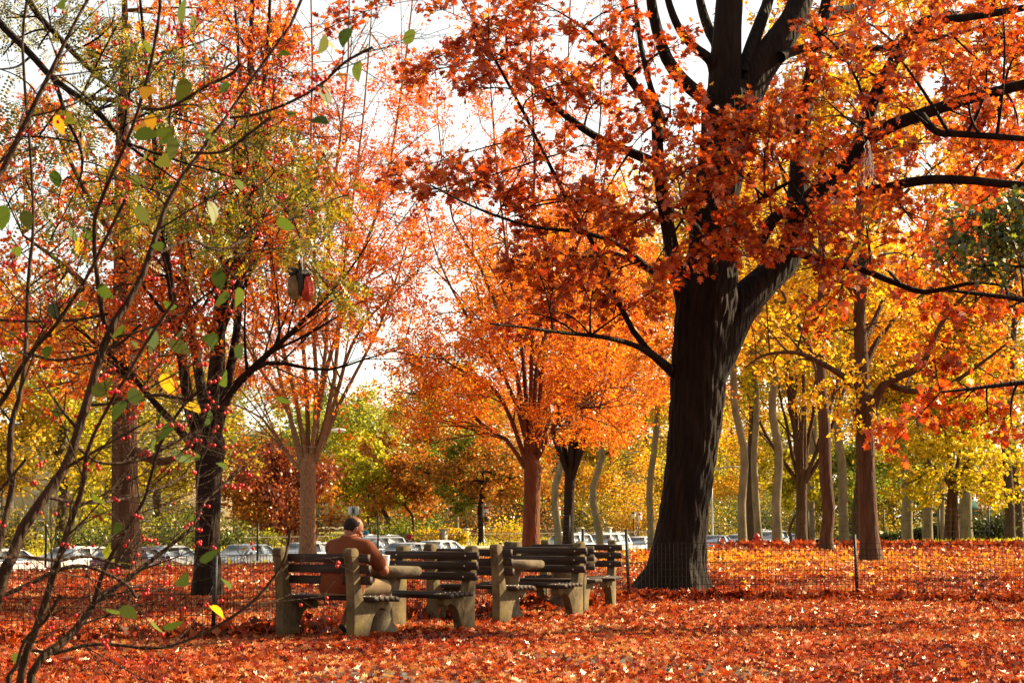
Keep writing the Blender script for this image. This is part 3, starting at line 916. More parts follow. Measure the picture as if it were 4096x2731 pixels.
def seated_man():
    t = thing("person", "balding man in rust T-shirt and khaki shorts sitting on the nearest bench", "person",
              tuple(np.array([A0[0], A0[1], 0]) - U0 * .04), -th0)
    H = np.array([.165, .43, 1.055]); RH = rotz(-math.radians(26)) @ rotx(-math.radians(27))
    hp = lambda x, y, z: H + RH @ np.array([x, y, z])
    m = MB()
    # skull, jaw, face
    m.sphere(H + RH @ [0, -.008, .015], (.077, .097, .098), 12, 0, RH)
    m.sphere(hp(0, .035, -.055), (.058, .058, .066), 10, 0, RH)
    m.sphere(hp(0, .072, -.095), (.026, .022, .022), 8, 0, RH)
    caps(m, [hp(0, .088, .012), hp(0, .113, -.030)], [.010, .016], 10)
    m.sphere(hp(.014, .103, -.033), .010, 6); m.sphere(hp(-.014, .103, -.033), .010, 6)
    caps(m, [hp(-.028, .088, -.068), hp(0, .098, -.066), hp(.028, .088, -.068)], [.006, .009, .006], 8)
    for s in (-1, 1):
        caps(m, [hp(s * .05, .083, .018), hp(s * .016, .094, .017)], [.008, .009], 8)
        m.sphere(hp(s * .079, -.008, -.012), (.010, .021, .034), 8, 0, RH @ rotz(-s * .35))
        m.sphere(hp(s * .077, .0, -.040), (.007, .010, .012), 6, 0, RH)
        m.sphere(hp(s * .045, .070, -.025), (.022, .018, .020), 8, 0, RH)
    # neck, back of neck rolls
    caps(m, [np.array([.16, .345, .93]), np.array([.165, .385, .985]), hp(0, -.02, -.05)], [.070, .062, .058])
    # trunk inside the clothes
    loft(m, [((.16, .25, .43), .17, .14), ((.16, .27, .6), .18, .14), ((.165, .32, .78), .15, .08), ((.165, .35, .90), .09, .05)])
    # right arm: shoulder, elbow just outside the table rim, hand on the table
    sh, el, wr = np.array([.375, .375, .865]), np.array([.435, .575, .645]), np.array([.27, .76, .725])
    caps(m, [sh, sh * .4 + el * .6, el], [.062, .052, .046]); caps(m, [el, el * .6 + wr * .4, wr], [.046, .044, .028])
    f = wr - el; f[2] = 0; f /= np.linalg.norm(f)
    hand(m, wr + f * .02, f, np.array([0, 0, -1.]), np.array([-f[1], f[0], 0]), 1.0, .45)
    # left arm
    sl, e2, w2 = np.array([-.045, .375, .865]), np.array([-.13, .56, .655]), np.array([.02, .755, .725])
    caps(m, [sl, sl * .4 + e2 * .6, e2], [.062, .052, .046]); caps(m, [e2, e2 * .6 + w2 * .4, w2], [.046, .044, .028])
    f = w2 - e2; f[2] = 0; f /= np.linalg.norm(f)
    hand(m, w2 + f * .02, f, np.array([0, 0, -1.]), np.array([f[1], -f[0], 0]), 1.0, .45)
    # legs: right foot forward, left foot tucked back with the heel raised
    kr, ar = np.array([.31, .725, .475]), np.array([.30, .34, .15])
    kl, al = np.array([.03, .70, .475]), np.array([.075, .405, .155])
    caps(m, [np.array([.25, .30, .50]), kr], [.088, .062]); caps(m, [kr, kr * .6 + ar * .4, ar], [.058, .056, .038])
    caps(m, [np.array([.07, .30, .50]), kl], [.088, .062]); caps(m, [kl, kl * .6 + al * .4, al], [.058, .058, .038])
    caps(m, [ar, ar + [.0, .10, -.10]], [.038, .030]); caps(m, [al, al + [.0, .10, -.10]], [.036, .030])
    fuse(m, "body", SKIN, t, .0065, 5)
    # hair: cropped ring round the sides and back, crown bare
    nlat, nlon = 26, 48
    V = []; idx = -np.ones((nlat + 1, nlon), int)
    for i in range(nlat + 1):
        for k in range(nlon):
            e = -math.pi / 2 + math.pi * i / nlat; a = 2 * math.pi * k / nlon
            p = np.array([math.cos(e) * math.cos(a), math.cos(e) * math.sin(a), math.sin(e)])
            x, y, z = p * np.array([.0815, .1015, .100])
            y -= .008; z += .015
            edge = .003 * math.sin(k * 2.1) + .002 * math.sin(k * 5.3)
            bald = z > .076 + edge + max(0, -y - .045) * .5
            front = y > .030 + edge - max(0, z) * .35
            low = z < -.055 + edge
            if not (bald or front or low):
                idx[i, k] = len(V); V.append(hp(x, y, z))
    F = []
    for i in range(nlat):
        for k in range(nlon):
            q = [idx[i, k], idx[i, (k + 1) % nlon], idx[i + 1, (k + 1) % nlon], idx[i + 1, k]]
            if min(q) >= 0: F.append(q)
    ho = mesh_np("hair", np.array(V), [np.array(F)], HAIR, t, True)
    so = ho.modifiers.new("solid", 'SOLIDIFY'); so.thickness = .006; so.offset = -0.6
    for s in (-1, 1):
        m = MB(); m.sphere(hp(s * .031, .081, .003), (.013, .011, .011), 8); m.sphere(hp(s * .031, .0915, .001), (.006, .003, .006), 6, 1)
        m.build("eye", [EYE, RUBBER], t, True)
    # T-shirt
    m = MB()
    loft(m, [((.165, .255, .435), .222, .175), ((.165, .262, .50), .236, .195), ((.163, .272, .60), .232, .192), ((.162, .295, .70), .225, .172),
             ((.163, .325, .80), .222, .142), ((.165, .35, .87), .205, .118), ((.165, .362, .925), .165, .095), ((.165, .366, .965), .105, .082), ((.165, .372, .985), .083, .078)])
    caps(m, [np.array([.25, .355, .895]), sh, sh * .33 + el * .67], [.078, .086, .078])
    caps(m, [np.array([.08, .355, .895]), sl, sl * .33 + e2 * .67], [.078, .086, .078])
    # folds across the back and sides
    for (a, b, r) in (((-.03, .20, .56), (.13, .085, .50), .018), ((.30, .10, .55), (.40, .24, .49), .018), ((.0, .20, .74), (.13, .14, .70), .014),
                      ((.36, .36, .80), (.30, .22, .70), .018), ((.22, .10, .66), (.33, .18, .72), .014), ((-.02, .30, .78), (.02, .20, .68), .016)):
        caps(m, [np.array(a), (np.array(a) + np.array(b)) / 2, np.array(b)], [r * .6, r, r * .6], 8)
    fuse(m, "t_shirt", RUST_SHIRT, t, .010, 6)
    m = MB(); pts = []
    for k in range(25):
        a = 2 * math.pi * k / 24; pts.append((.165 + .084 * math.cos(a), .373 + .079 * math.sin(a), .985 + .012 * math.sin(a)))
    m.tube(pts, [.008] * 25, 8); m.build("collar", RUST_SHIRT, t, True)
    # shorts
    m = MB()
    loft(m, [((.16, .27, .415), .205, .18), ((.16, .27, .46), .225, .195), ((.16, .262, .53), .222, .185)])
    caps(m, [np.array([.25, .30, .49]), np.array([.285, .52, .485]), kr + [0, -.02, .005]], [.105, .098, .086])
    caps(m, [np.array([.07, .30, .49]), np.array([.05, .52, .485]), kl + [0, -.02, .005]], [.105, .098, .086])
    for (a, b, r) in (((.36, .45, .50), (.33, .62, .56), .016), ((.37, .55, .47), (.34, .68, .53), .014), ((.33, .40, .57), (.36, .52, .54), .014)):
        caps(m, [np.array(a), np.array(b)], [r, r * .7], 8)
    fuse(m, "shorts", KHAKI, t, .011, 5)
    # shoes
    def shoe(pos, pitch, yaw):
        R = rotz(yaw) @ rotx(pitch); P = lambda x, y, z: pos + R @ np.array([x, y, z])
        m = MB()
        m.sphere(P(0, 0, .035), (.040, .052, .048), 8, 0, R); m.sphere(P(0, .085, .018), (.046, .075, .034), 8, 0, R)
        m.sphere(P(0, .155, .008), (.044, .055, .026), 8, 0, R); caps(m, [P(0, -.01, .06), P(0, .0, .085)], [.042, .040])
        up = fuse(m, "shoe", SHOE, t, .008, 3)
        m = MB()
        pr = [(-.038, -.04), (0, -.055), (.038, -.04), (.034, .03), (.050, .12), (.040, .19), (0, .215), (-.040, .19), (-.050, .12), (-.034, .03)]
        k = len(pr); v = [P(x, y, -.026) for x, y in pr] + [P(x, y, .004) for x, y in pr]
        m.add(np.array(v), [tuple(range(k - 1, -1, -1)), tuple(range(k, 2 * k))] + [(i, (i + 1) % k, k + (i + 1) % k, k + i) for i in range(k)])
        m.build("sole", RUBBER, up, bevel=.006)
    shoe(al + np.array([0, -.005, -.055]), -math.radians(38), .05)
    shoe(ar + np.array([0, -.005, -.055]), -math.radians(38), -.05)
    return t
seated_man()

_cm = {}
def cloth(c):
    c = tuple(c)
    if c not in _cm: _cm[c] = mat("cloth", c, 0.85, spec=0.1)
    return _cm[c]
def far_person(label, x, y, z, rz, shirt, trousers, seated=False, hair=(.03, .018, .012), group=None):
    t = thing("person", label, "person", (x, y, z), rz, group)
    m = MB(); q = .45 if seated else .88
    m.sphere((0, .0, q + .72), (.078, .095, .115), 8); m.sphere((0, .085, q + .70), (.015, .02, .02), 6)
    for s in (-1, 1): m.sphere((s * .08, 0, q + .71), (.012, .02, .03), 6)
    caps(m, [(0, -.01, q + .52), (0, 0, q + .66)], [.06, .055], 10)
    loft(m, [((0, 0, q), .15, .10), ((0, 0, q + .25), .15, .10), ((0, 0, q + .5), .17, .09)], 16)
    for s in (-1, 1):
        e = (s * .26, .03 if not seated else .12, q + .22); w = (s * .20, .22, q + .10) if seated else (s * .25, .10, q - .02)
        caps(m, [(s * .19, 0, q + .49), e, w], [.05, .042, .03], 8)
        for kk, (a, b) in enumerate(((.0, .07), (.022, .08), (-.022, .075), (.012, .06), (-.035, .05))):
            caps(m, [w, (w[0] + a * .6, w[1] + b * .5, w[2] - b)], [.018, .011], 6)
        if seated: caps(m, [(s * .1, 0, q), (s * .12, .42, q + .03), (s * .12, .40, .06), (s * .12, .52, .03)], [.09, .065, .045, .035], 8)
        else: caps(m, [(s * .09, 0, q), (s * .10, .03, .46), (s * .10, -.02, .06), (s * .11, .12, .03)], [.09, .062, .042, .035], 8)
    fuse(m, "body", SKIN, t, .018, 3)
    m = MB(); loft(m, [((0, 0, q - .04), .185, .13), ((0, 0, q + .25), .185, .13), ((0, 0, q + .45), .20, .12), ((0, 0, q + .54), .12, .09)], 16)
    for s in (-1, 1):
        e = (s * .26, .03 if not seated else .12, q + .22)
        caps(m, [(s * .18, 0, q + .47), e], [.07, .062], 8)
    fuse(m, "shirt", cloth(shirt), t, .02, 3)
    m = MB()
    for s in (-1, 1):
        if seated: caps(m, [(s * .1, 0, q), (s * .12, .42, q + .03), (s * .12, .40, .12)], [.11, .085, .06], 8)
        else: caps(m, [(s * .09, 0, q), (s * .10, .03, .46), (s * .10, -.02, .12)], [.115, .08, .06], 8)
    fuse(m, "trousers", cloth(trousers), t, .02, 3)
    m = MB(); m.sphere((0, -.015, q + .755), (.085, .10, .09), 8); m.build("hair", HAIR, t, True)
    return t
def gxy(px, d): return (px - 2048) / 8000 * d
def far_seat(label, x, y, rz, w=1.5):
    t = thing("bench", label, "bench", (x, y, float(ground_z(x, y))), rz)
    m = MB(); m.bevbox((0, .2, .40), (w, .42, .06), .01); m.build("seat", WOOD, t)
    for s in (-1, 1):
        m = MB(); m.bevbox((s * w * .38, .2, .185), (.1, .36, .37), .01); m.build("leg", CONC, t)
for lab, px, d, rz, sh, tr, seat, sc in (
    ("distant person in a blue shirt beyond the street, left of the burgundy tree", 968, 150, 2.4, (.22, .36, .55), (.05, .05, .07), True, 1),
    ("distant person in a bright turquoise top sitting behind the iron fence", 1464, 139, 2.7, (.03, .28, .50), (.10, .09, .08), True, 1),
    ("small figure in a red top sitting next to the person in turquoise", 1487, 139, 3.5, (.50, .06, .03), (.08, .06, .05), True, .82),
    ("person in a dark red jacket sitting low by the iron fence, above the silver cars", 1640, 133, 2.6, (.25, .02, .03), (.05, .04, .04), True, .8),
    ("person in a white shirt standing just right of the sunlit trunk behind the first bench", 1269, 107, 2.8, (.80, .78, .74), (.12, .12, .16), False, 1)):
    x = gxy(px, d)
    p = far_person(lab, x, d, float(ground_z(x, d)) + .01, rz, sh, tr, seat)
    p.scale = (sc, sc, sc)
far_seat("plain low bench carrying the distant person in blue", gxy(968, 150) , 150.2, 2.4 + math.pi)
far_seat("plain low bench under the turquoise person and the small red figure", gxy(1475, 139.2), 139.3, 3.1 + math.pi)
far_seat("plain low bench under the person in the dark red jacket", gxy(1640, 133), 133.2, 2.6 + math.pi)
# ------------------------------------------------------------------ trees of the park
def taper(pts, n, k=1.0):
    """pts rows (x,y,z,r) -> smooth polyline and radii"""
    q = smooth_poly(pts, n)
    return q[:, :3], np.maximum(q[:, 3], .004)

def trunk_mesh(T, pts, sides=16, flare=0.0, lobes=0.0, n=26, seed=0, ridge=0.0):
    """a trunk with uneven girth and a flared, lobed foot"""
    P, R = taper(pts, n)
    v, f = tube_np(P[None], R[None], sides)
    v = v.reshape(n, sides, 3)
    a = np.arange(sides) * 2 * np.pi / sides
    h = (P[:, 2] - P[0, 2])
    for i in range(n):
        lob = 1 + lobes * (np.sin(a * 5 + seed + h[i] * .35) * .5 + np.sin(a * 3 + seed * 2.1 + h[i] * .2) * .5)
        fl = 1 + flare * math.exp(-h[i] / .35) * (1 + .5 * np.sin(a * 5 + seed))
        if ridge:
            rd = np.abs(np.sin(a * 11 + 1.3 * np.sin(h[i] * 1.9) + .8 * np.sin(h[i] * 4.3 + 1))) + .6 * np.abs(np.sin(a * 17 - 1.1 * np.sin(h[i] * 2.6 + 2)))
            lob = lob + ridge * (rd - .8) + ridge * .5 * np.sin(h[i] * 13 + a * 7)
        v[i] = P[i] + (v[i] - P[i]) * (lob * fl)[:, None]
    T.v.append(v.reshape(-1, 3)); T.f.append(f + T.n); T.n += len(v) * sides
    return P, R

def leafy(TW, LV, P, R, n2, l2, n3, l3, nleaf, size, tmpl, up2=.15, ang2=45, ang3=45, mat_i=0, leaf_up=.5, droop=.3, flat=.0, jit=.04, t0=.25, sides=(4, 3), rr=.5, rmin=.004, mats=None, faces=None, var=.35):
    """two generations of twigs with leaves on both"""
    B, BR = spawn(P, R, n2, t0, 1.0, ang2, l2, up2, K=5, rr=rr, rmin=rmin * 1.6, flat=flat)
    TW.add(B, BR, sides[0])
    C, CR = spawn(B, BR, n3, .25, 1.0, ang3, l3, up2, K=4, rr=.6, rmin=rmin, flat=flat, wander=.2)
    TW.add(C, CR, sides[1])
    p1, t1 = along(C, nleaf, .15, 1.0, jit)
    p2, t2 = along(B, max(1, nleaf // 2), .4, 1.0, jit)
    p = np.concatenate([p1, p2]); t = np.concatenate([t1, t2])
    if mats is None:
        LV.add(p, size, tmpl, mat_i, up=leaf_up, droop=droop, dirs=t, faces=faces, var=var)
    else:
        c = mats(p)
        for k in np.unique(c):
            q = c == k
            LV.add(p[q], size, tmpl, int(k), up=leaf_up, droop=droop, dirs=t[q], faces=faces, var=var)
    return B, C

def finish(t, base, bark, T, TW, LV, leafmats):
    T.build("trunk", bark, t, base)
    TW.build("branches", bark, t, base)
    LV.build("crown", leafmats, t, base)

# ---- crown filled by growing a branch to each blob
def grow_to(TW, nodes, nrad, centers, rad, r0=.02, sag=.06):
    """branches from the nearest limb node to each blob centre"""
    C = np.asarray(centers, float)
    K = 7; Ps = []; Rs = []
    for i, c in enumerate(C):
        dd = np.linalg.norm(nodes - c, axis=1) + np.maximum(0, nodes[:, 2] - c[2]) * .3
        j = int(np.argmin(dd)); q = nodes[j]
        L = np.linalg.norm(c - q)
        d = (c - q)
        ex = c + d / max(L, .1) * rad[i] * .5
        s = np.linspace(0, 1, K)[:, None]
        mid = rng.normal(0, .07 * L, 3)
        P = q + (ex - q) * s + mid * (s * (1 - s) * 4) + np.array([0, 0, sag * L]) * (s * (1 - s) * 4)
        Ps.append(P); Rs.append(np.linspace(min(nrad[j] * .6, r0 * (1 + L * .35)), .006, K))
    Ps, Rs = np.array(Ps), np.array(Rs)
    TW.add(Ps, Rs, 5)
    return Ps, Rs

# ---- generic vase shaped (zelkova) tree
def vase_tree(label, base, r, fork, height, spread, nst, leafmats, bark, size=.07, dens=1.0, lean=(0, 0), tmpl=ELM_LEAF, mats=None, nleaf=9, group=None, low=0.0, twig=1.0, extra_stems=(), blobs=(), bsize=None):
    base = np.asarray(base, float)
    t = thing("zelkova_tree", label, "tree", base, 0, group)
    T, TW, LV = Tubes(), Tubes(), Leaves()
    top = base + [lean[0], lean[1], fork]
    P, R = trunk_mesh(T, [(*(base - [0, 0, .15]), r * 1.12), (*(base + [lean[0] * .3, lean[1] * .3, fork * .35]), r), (*(base + [lean[0] * .7, lean[1] * .7, fork * .75]), r * .98), (*top, r * 1.02), (*(top + [0, 0, .35]), r * .55)], 16, .28, .05, 20, base[0])
    stems = []; SR = []
    for k in range(nst):
        a = 2 * math.pi * (k + .35 * rng.uniform(-1, 1)) / nst + .4
        out = spread * (rng.uniform(.25, 1.0) if k % 3 else rng.uniform(.05, .3))
        L = height - fork
        hh = L * rng.uniform(.72, 1.0) * (1 - .22 * out / max(spread, .1))
        d = np.array([math.cos(a), math.sin(a), 0])
        s0 = top + d * r * .55 - [0, 0, .12 + .5 * rng.uniform(0, 1) * (out / spread)]
        pts = []
        for q in np.linspace(0, 1, 6):
            w = out * (q ** .85)
            wob = rng.normal(0, .10 * L / 12, 3) * (q > 0) * (1 - .3 * q); wob[2] *= .4
            pts.append((*(s0 + d * w + np.array([0, 0, hh * q]) + wob), r * (.50 if out < .35 * spread else .40) * (1 - .86 * q ** .8) + .012))
        Q, QR = taper(pts, 12); stems.append(Q); SR.append(QR)
    for pts in extra_stems:
        Q, QR = taper(pts, 12); stems.append(Q); SR.append(QR)
    S = np.array(stems); SR = np.array(SR)
    T.add(S, SR, 9)
    H = height
    B, BR = spawn(S, SR, int(7 * dens), .22 - low * .1, .95, 38, H * .27, .25, K=7, rr=.55, rmin=.012, wander=.15)
    TW.add(B, BR, 5)
    leafy(TW, LV, B, BR, 4, H * .11, 3, H * .055, nleaf, size, tmpl, .12, 42, 45, 0, .35, .5, 0, .06, .2, (3, 3), .55, .004 * twig, mats)
    leafy(TW, LV, S[:, 5:], SR[:, 5:], int(6 * dens), H * .09, 3, H * .05, nleaf, size, tmpl, .2, 45, 45, 0, .35, .5, 0, .06, .1, (3, 3), .4, .004 * twig, mats)
    if len(blobs):
        b_ = np.asarray(blobs, float)
        Ps, Rs = grow_to(TW, S[:, 2:].reshape(-1, 3), SR[:, 2:].ravel(), b_[:, :3], b_[:, 3], .014, .05)
        leafy(TW, LV, Ps, Rs, 6, .85, 4, .42, 9, bsize or size, tmpl, .05, 50, 48, 0, .55, .3, .45, .05, .3, (3, 3), .5, .004, mats)
    finish(t, base, bark, T, TW, LV, leafmats)
    return t

def fill(cx, cy, rx, ry, n, d, dd, r=.5):
    """n foliage masses spread through an ellipse of the view at the depth of the tree"""
    out = []
    for k in range(n):
        a = rng.uniform(0, 2 * math.pi); q = math.sqrt(rng.uniform(0, 1))
        out.append((*W2(cx + rx * q * math.cos(a), cy + ry * q * math.sin(a), d + rng.uniform(-dd, dd)), r))
    return out

# ---- tree left of the benches: dark multi-stemmed zelkova
def dark_zelkova():
    d = 29.5
    base = G(826, 2388)
    d = base[1]
    t = thing("zelkova_tree", "dark multi-stemmed zelkova right behind the wire fence, left of the seated man", "tree", base)
    T, TW, LV = Tubes(), Tubes(), Leaves()
    s = d / 8000
    def st(pix, off):
        k = len(pix)
        return [(*W(x, y, d + off * i / (k - 1)), w * s / 2) for i, (x, y, w) in enumerate(pix)]
    trunk_mesh(T, st([(826, 2400, 108), (826, 2200, 98), (832, 2000, 98), (834, 1880, 108), (840, 1780, 120), (846, 1700, 60)], 0), 16, .30, .05, 22, 1)
    stems = [
        ([(838, 1800, 80), (850, 1640, 78), (868, 1450, 66), (878, 1240, 52), (915, 900, 40), (985, 480, 30), (1010, 0, 20), (1020, -500, 8)], .6),
        ([(815, 1800, 60), (760, 1640, 50), (735, 1480, 42), (712, 1330, 36), (688, 1180, 30), (650, 900, 24), (610, 500, 18), (560, 0, 10)], -1.6),
        ([(830, 1760, 50), (806, 1560, 44), (775, 1380, 36), (745, 1180, 30), (725, 900, 24), (742, 500, 18), (720, 0, 10)], 1.8),
        ([(852, 1760, 58), (905, 1590, 42), (960, 1525, 34), (1046, 1440, 26), (1150, 1345, 20), (1280, 1215, 14), (1400, 1080, 9), (1490, 940, 5)], -1.2),
        ([(850, 1740, 46), (915, 1500, 38), (950, 1290, 32), (965, 1000, 26), (985, 700, 22), (960, 300, 16), (930, -100, 8)], 1.4),
        ([(820, 1830, 40), (690, 1690, 30), (575, 1560, 22), (500, 1470, 18), (400, 1390, 12), (280, 1290, 7)], -1.8),
        ([(846, 1740, 48), (862, 1500, 40), (900, 1200, 32), (990, 850, 26), (1040, 500, 20), (1075, 100, 14), (1090, -300, 7)], -.9),
        ([(880, 1640, 30), (960, 1530, 24), (1080, 1450, 18), (1300, 1480, 11), (1480, 1430, 7), (1620, 1390, 4)], 1.0),
    ]
    S, SR = [], []
    for pix, off in stems:
        P, R = taper(st(pix, off), 14); S.append(P); SR.append(R)
    S = np.array(S); SR = np.array(SR)
    T.add(S, SR, 9)
    B, BR = spawn(S, SR, 9, .3, .98, 40, 2.1, .2, K=7, rr=.5, rmin=.009)
    TW.add(B, BR, 5)
    leafy(TW, LV, B, BR, 5, .95, 3, .5, 7, .075, ELM_LEAF, .12, 42, 45, 0, .4, .4, 0, .04, .2, (3, 3), .5, .0035)
    b_ = np.array(fill(460, 640, 150, 180, 34, d, 1.6, .4) + fill(300, 720, 120, 160, 20, d, 1.6, .4) + fill(520, 330, 220, 280, 60, d, 2.2, .5) + fill(330, 480, 120, 200, 20, d, 2, .4))
    Ps, Rs = grow_to(TW, S[:, 3:].reshape(-1, 3), SR[:, 3:].ravel(), b_[:, :3], b_[:, 3], .010, .05)
    leafy(TW, LV, Ps, Rs, 5, .6, 3, .34, 7, .075, ELM_LEAF, .05, 50, 48, 0, .5, .35, .4, .04, .3, (3, 3), .5, .003, lambda p: (rng.uniform(size=len(p)) < .5).astype(int))
    finish(t, base, B_ZELD, T, TW, LV, [M_ORANGE, M_RED])
dark_zelkova()

# ---- the three zelkovas in the middle
def two_tone(z0, z1):
    return lambda p: np.where(p[:, 2] + rng.normal(0, 1.2, len(p)) > z1, 1, 0)
def pix_stems(lst, d, spread):
    """stems read off as (x, y) runs in the view, given depth by fanning them out round the trunk"""
    out = []; n = len(lst)
    for i, run in enumerate(lst):
        off = spread * math.sin(2.4 * i + .7); k = len(run)
        w0 = 21 if k > 3 else 17
        out.append([(*W(x, y, d + off * (j / (k - 1)) ** 1.2), max(.012, w0 * (1 - .88 * j / (k - 1))) * d / 16000) for j, (x, y) in enumerate(run)])
    return out
bz = G(1228, 2252)
st3 = pix_stems([[(1214, 1880), (1168, 1841), (1130, 1780), (1076, 1711), (1038, 1665), (923, 1612), (800, 1570)],
    [(1205, 1870), (1160, 1665), (1130, 1550), (1084, 1359), (1015, 1206), (960, 1000), (930, 700), (920, 300)],
    [(1210, 1850), (1150, 1640), (1053, 1497), (976, 1359), (900, 1200), (850, 1000)],
    [(1230, 1860), (1229, 1589), (1206, 1321), (1190, 1100), (1150, 800), (1130, 400), (1120, 0), (1110, -500)],
    [(1240, 1860), (1267, 1589), (1252, 1283), (1260, 1053), (1240, 700), (1250, 300), (1240, -200), (1240, -700)],
    [(1250, 1860), (1283, 1550), (1306, 1359), (1313, 976), (1340, 700), (1390, 300), (1400, -200), (1410, -600)],
    [(1255, 1850), (1329, 1573), (1351, 1359), (1367, 1130), (1397, 900), (1450, 500), (1490, 0), (1500, -400)],
    [(1262, 1840), (1344, 1589), (1390, 1420), (1466, 1283), (1589, 1160), (1680, 1070)],
    [(1258, 1850), (1313, 1727), (1359, 1612), (1436, 1466), (1535, 1267), (1627, 976), (1720, 750), (1790, 500)],
    [(1225, 1850), (1185, 1600), (1110, 1300), (1080, 1000), (1030, 600), (1010, 200), (1000, -300)],
    [(1245, 1840), (1300, 1500), (1420, 1100), (1540, 750), (1600, 400), (1650, 0), (1680, -400)]], bz[1], 2.6)
vase_tree("zelkova with a sunlit pale brown trunk standing behind the seated man", bz, .20, 2.45, 16.5, 4.4, 0, [M_ORANGE, M_PINK], B_TAN, .085, .8, (.0, 0), mats=two_tone(0, 9.0), nleaf=10, extra_stems=st3,
          blobs=fill(760, 620, 210, 200, 58, bz[1], 2.5) + fill(640, 800, 120, 140, 26, bz[1], 2.5) + fill(860, 560, 140, 130, 22, bz[1], 2.5) + fill(880, 300, 160, 160, 20, bz[1], 3) + fill(640, 330, 150, 220, 24, bz[1], 3))
bz = np.array([gxy(2122, 54.0), 54.0, 0])
st4 = pix_stems([[(2101, 1870), (2033, 1765), (1956, 1719), (1857, 1635), (1780, 1589), (1635, 1573), (1540, 1560)],
    [(2105, 1850), (2040, 1665), (1971, 1550), (1887, 1505), (1780, 1440), (1660, 1330)],
    [(2112, 1850), (2079, 1550), (2033, 1390), (1987, 1229), (1895, 1015), (1818, 900), (1760, 600), (1740, 200)],
    [(2118, 1850), (2094, 1436), (2063, 1244), (2033, 1053), (1990, 700), (1960, 300), (1950, -200)],
    [(2124, 1850), (2124, 1512), (2132, 1244), (2124, 976), (2140, 600), (2120, 200), (2130, -300), (2130, -600)],
    [(2134, 1850), (2163, 1550), (2186, 1321), (2216, 1053), (2250, 700), (2270, 300), (2290, -200)],
    [(2140, 1850), (2193, 1589), (2262, 1466), (2316, 1283), (2380, 1000), (2420, 700), (2450, 300)],
    [(2146, 1840), (2231, 1681), (2316, 1635), (2385, 1627), (2470, 1600)],
    [(2142, 1850), (2216, 1650), (2354, 1573), (2507, 1535), (2622, 1481)],
    [(2120, 1840), (2060, 1600), (1940, 1380), (1830, 1200), (1740, 1000), (1690, 800)],
    [(2128, 1850), (2150, 1450), (2250, 1150), (2350, 850), (2400, 500), (2400, 0)]], bz[1], 3.2)
vase_tree("zelkova with a rust coloured trunk rising behind the middle benches", bz, .225, 2.5, 15.5, 5.2, 0, [M_ORANGE, M_AMBER, M_PINK], B_RUST, .09, .8, (.05, 0), mats=lambda p: np.where(p[:, 2] > 9.5 + rng.normal(0, 1, len(p)), 2, (rng.uniform(size=len(p)) < .3).astype(int)), nleaf=8, low=.6, extra_stems=st4,
          blobs=fill(1210, 830, 270, 190, 80, bz[1], 3.5) + fill(1040, 880, 140, 140, 26, bz[1], 2.5) + fill(1400, 900, 140, 140, 30, bz[1], 3) + fill(1250, 520, 280, 200, 40, bz[1], 3.5) + fill(1200, 230, 240, 200, 22, bz[1], 3.5))
bz = np.array([gxy(2270, 72.0), 72.0, 0])
vase_tree("slimmer zelkova close beside the rust coloured trunk, behind the last bench", bz, .19, 3.0, 13.5, 4.6, 9, [M_ORANGE, M_GOLD], B_ZELD, .11, .7, (.1, 0), mats=lambda p: (rng.uniform(size=len(p)) < .22).astype(int), nleaf=11, low=.5,
          blobs=fill(1340, 900, 200, 120, 60, 72, 4, .7) + fill(1430, 760, 130, 200, 40, 72, 4, .7))
bz = np.array([gxy(3200, 88.0), 88.0, 0.0])
vase_tree("vase shaped tree with reddish stems in the right distance, left of the two brown trunks", bz, .24, 3.1, 11.5, 3.6, 12, [M_LIME, M_GOLD], B_GREY, .13, .6, (.05, 0), mats=lambda p: (rng.uniform(size=len(p)) < .5).astype(int), nleaf=4)

def blob_tree(name, label, base, bark, trunk, limbs, blobs, leafmats, size, tmpl, n2=6, n3=4, nleaf=6, l2=.8, l3=.4, mats=None, flare=.25, lobes=.06, leaf_up=.6, droop=.3, flat=.3, rmin=.004, r0=.02, trunk_sides=18, faces=None, group=None, ridge=0.0, rings=34):
    t = thing(name, label, "tree", base, 0, group)
    T, TW, LV = Tubes(), Tubes(), Leaves()
    nodes, nr = [], []
    if trunk is not None:
        P, R = trunk_mesh(T, trunk, trunk_sides, flare, lobes, rings, 2.0, ridge)
        nodes.append(P[len(P) // 2:]); nr.append(R[len(P) // 2:])
    for pts in limbs:
        P, R = taper(pts, 18); T.add(P, R, 9); nodes.append(P[3:]); nr.append(R[3:])
    nodes = np.concatenate(nodes); nr = np.concatenate(nr)
    bl_ = np.asarray(blobs, float)
    Ps, Rs = grow_to(TW, nodes, nr, bl_[:, :3], bl_[:, 3], r0)
    leafy(TW, LV, Ps, Rs, n2, l2, n3, l3, nleaf, size, tmpl, .05, 50, 48, 0, leaf_up, droop, flat, .04, .35, (4, 3), .55, rmin, mats, faces)
    finish(t, base, bark, T, TW, LV, leafmats)
    return t

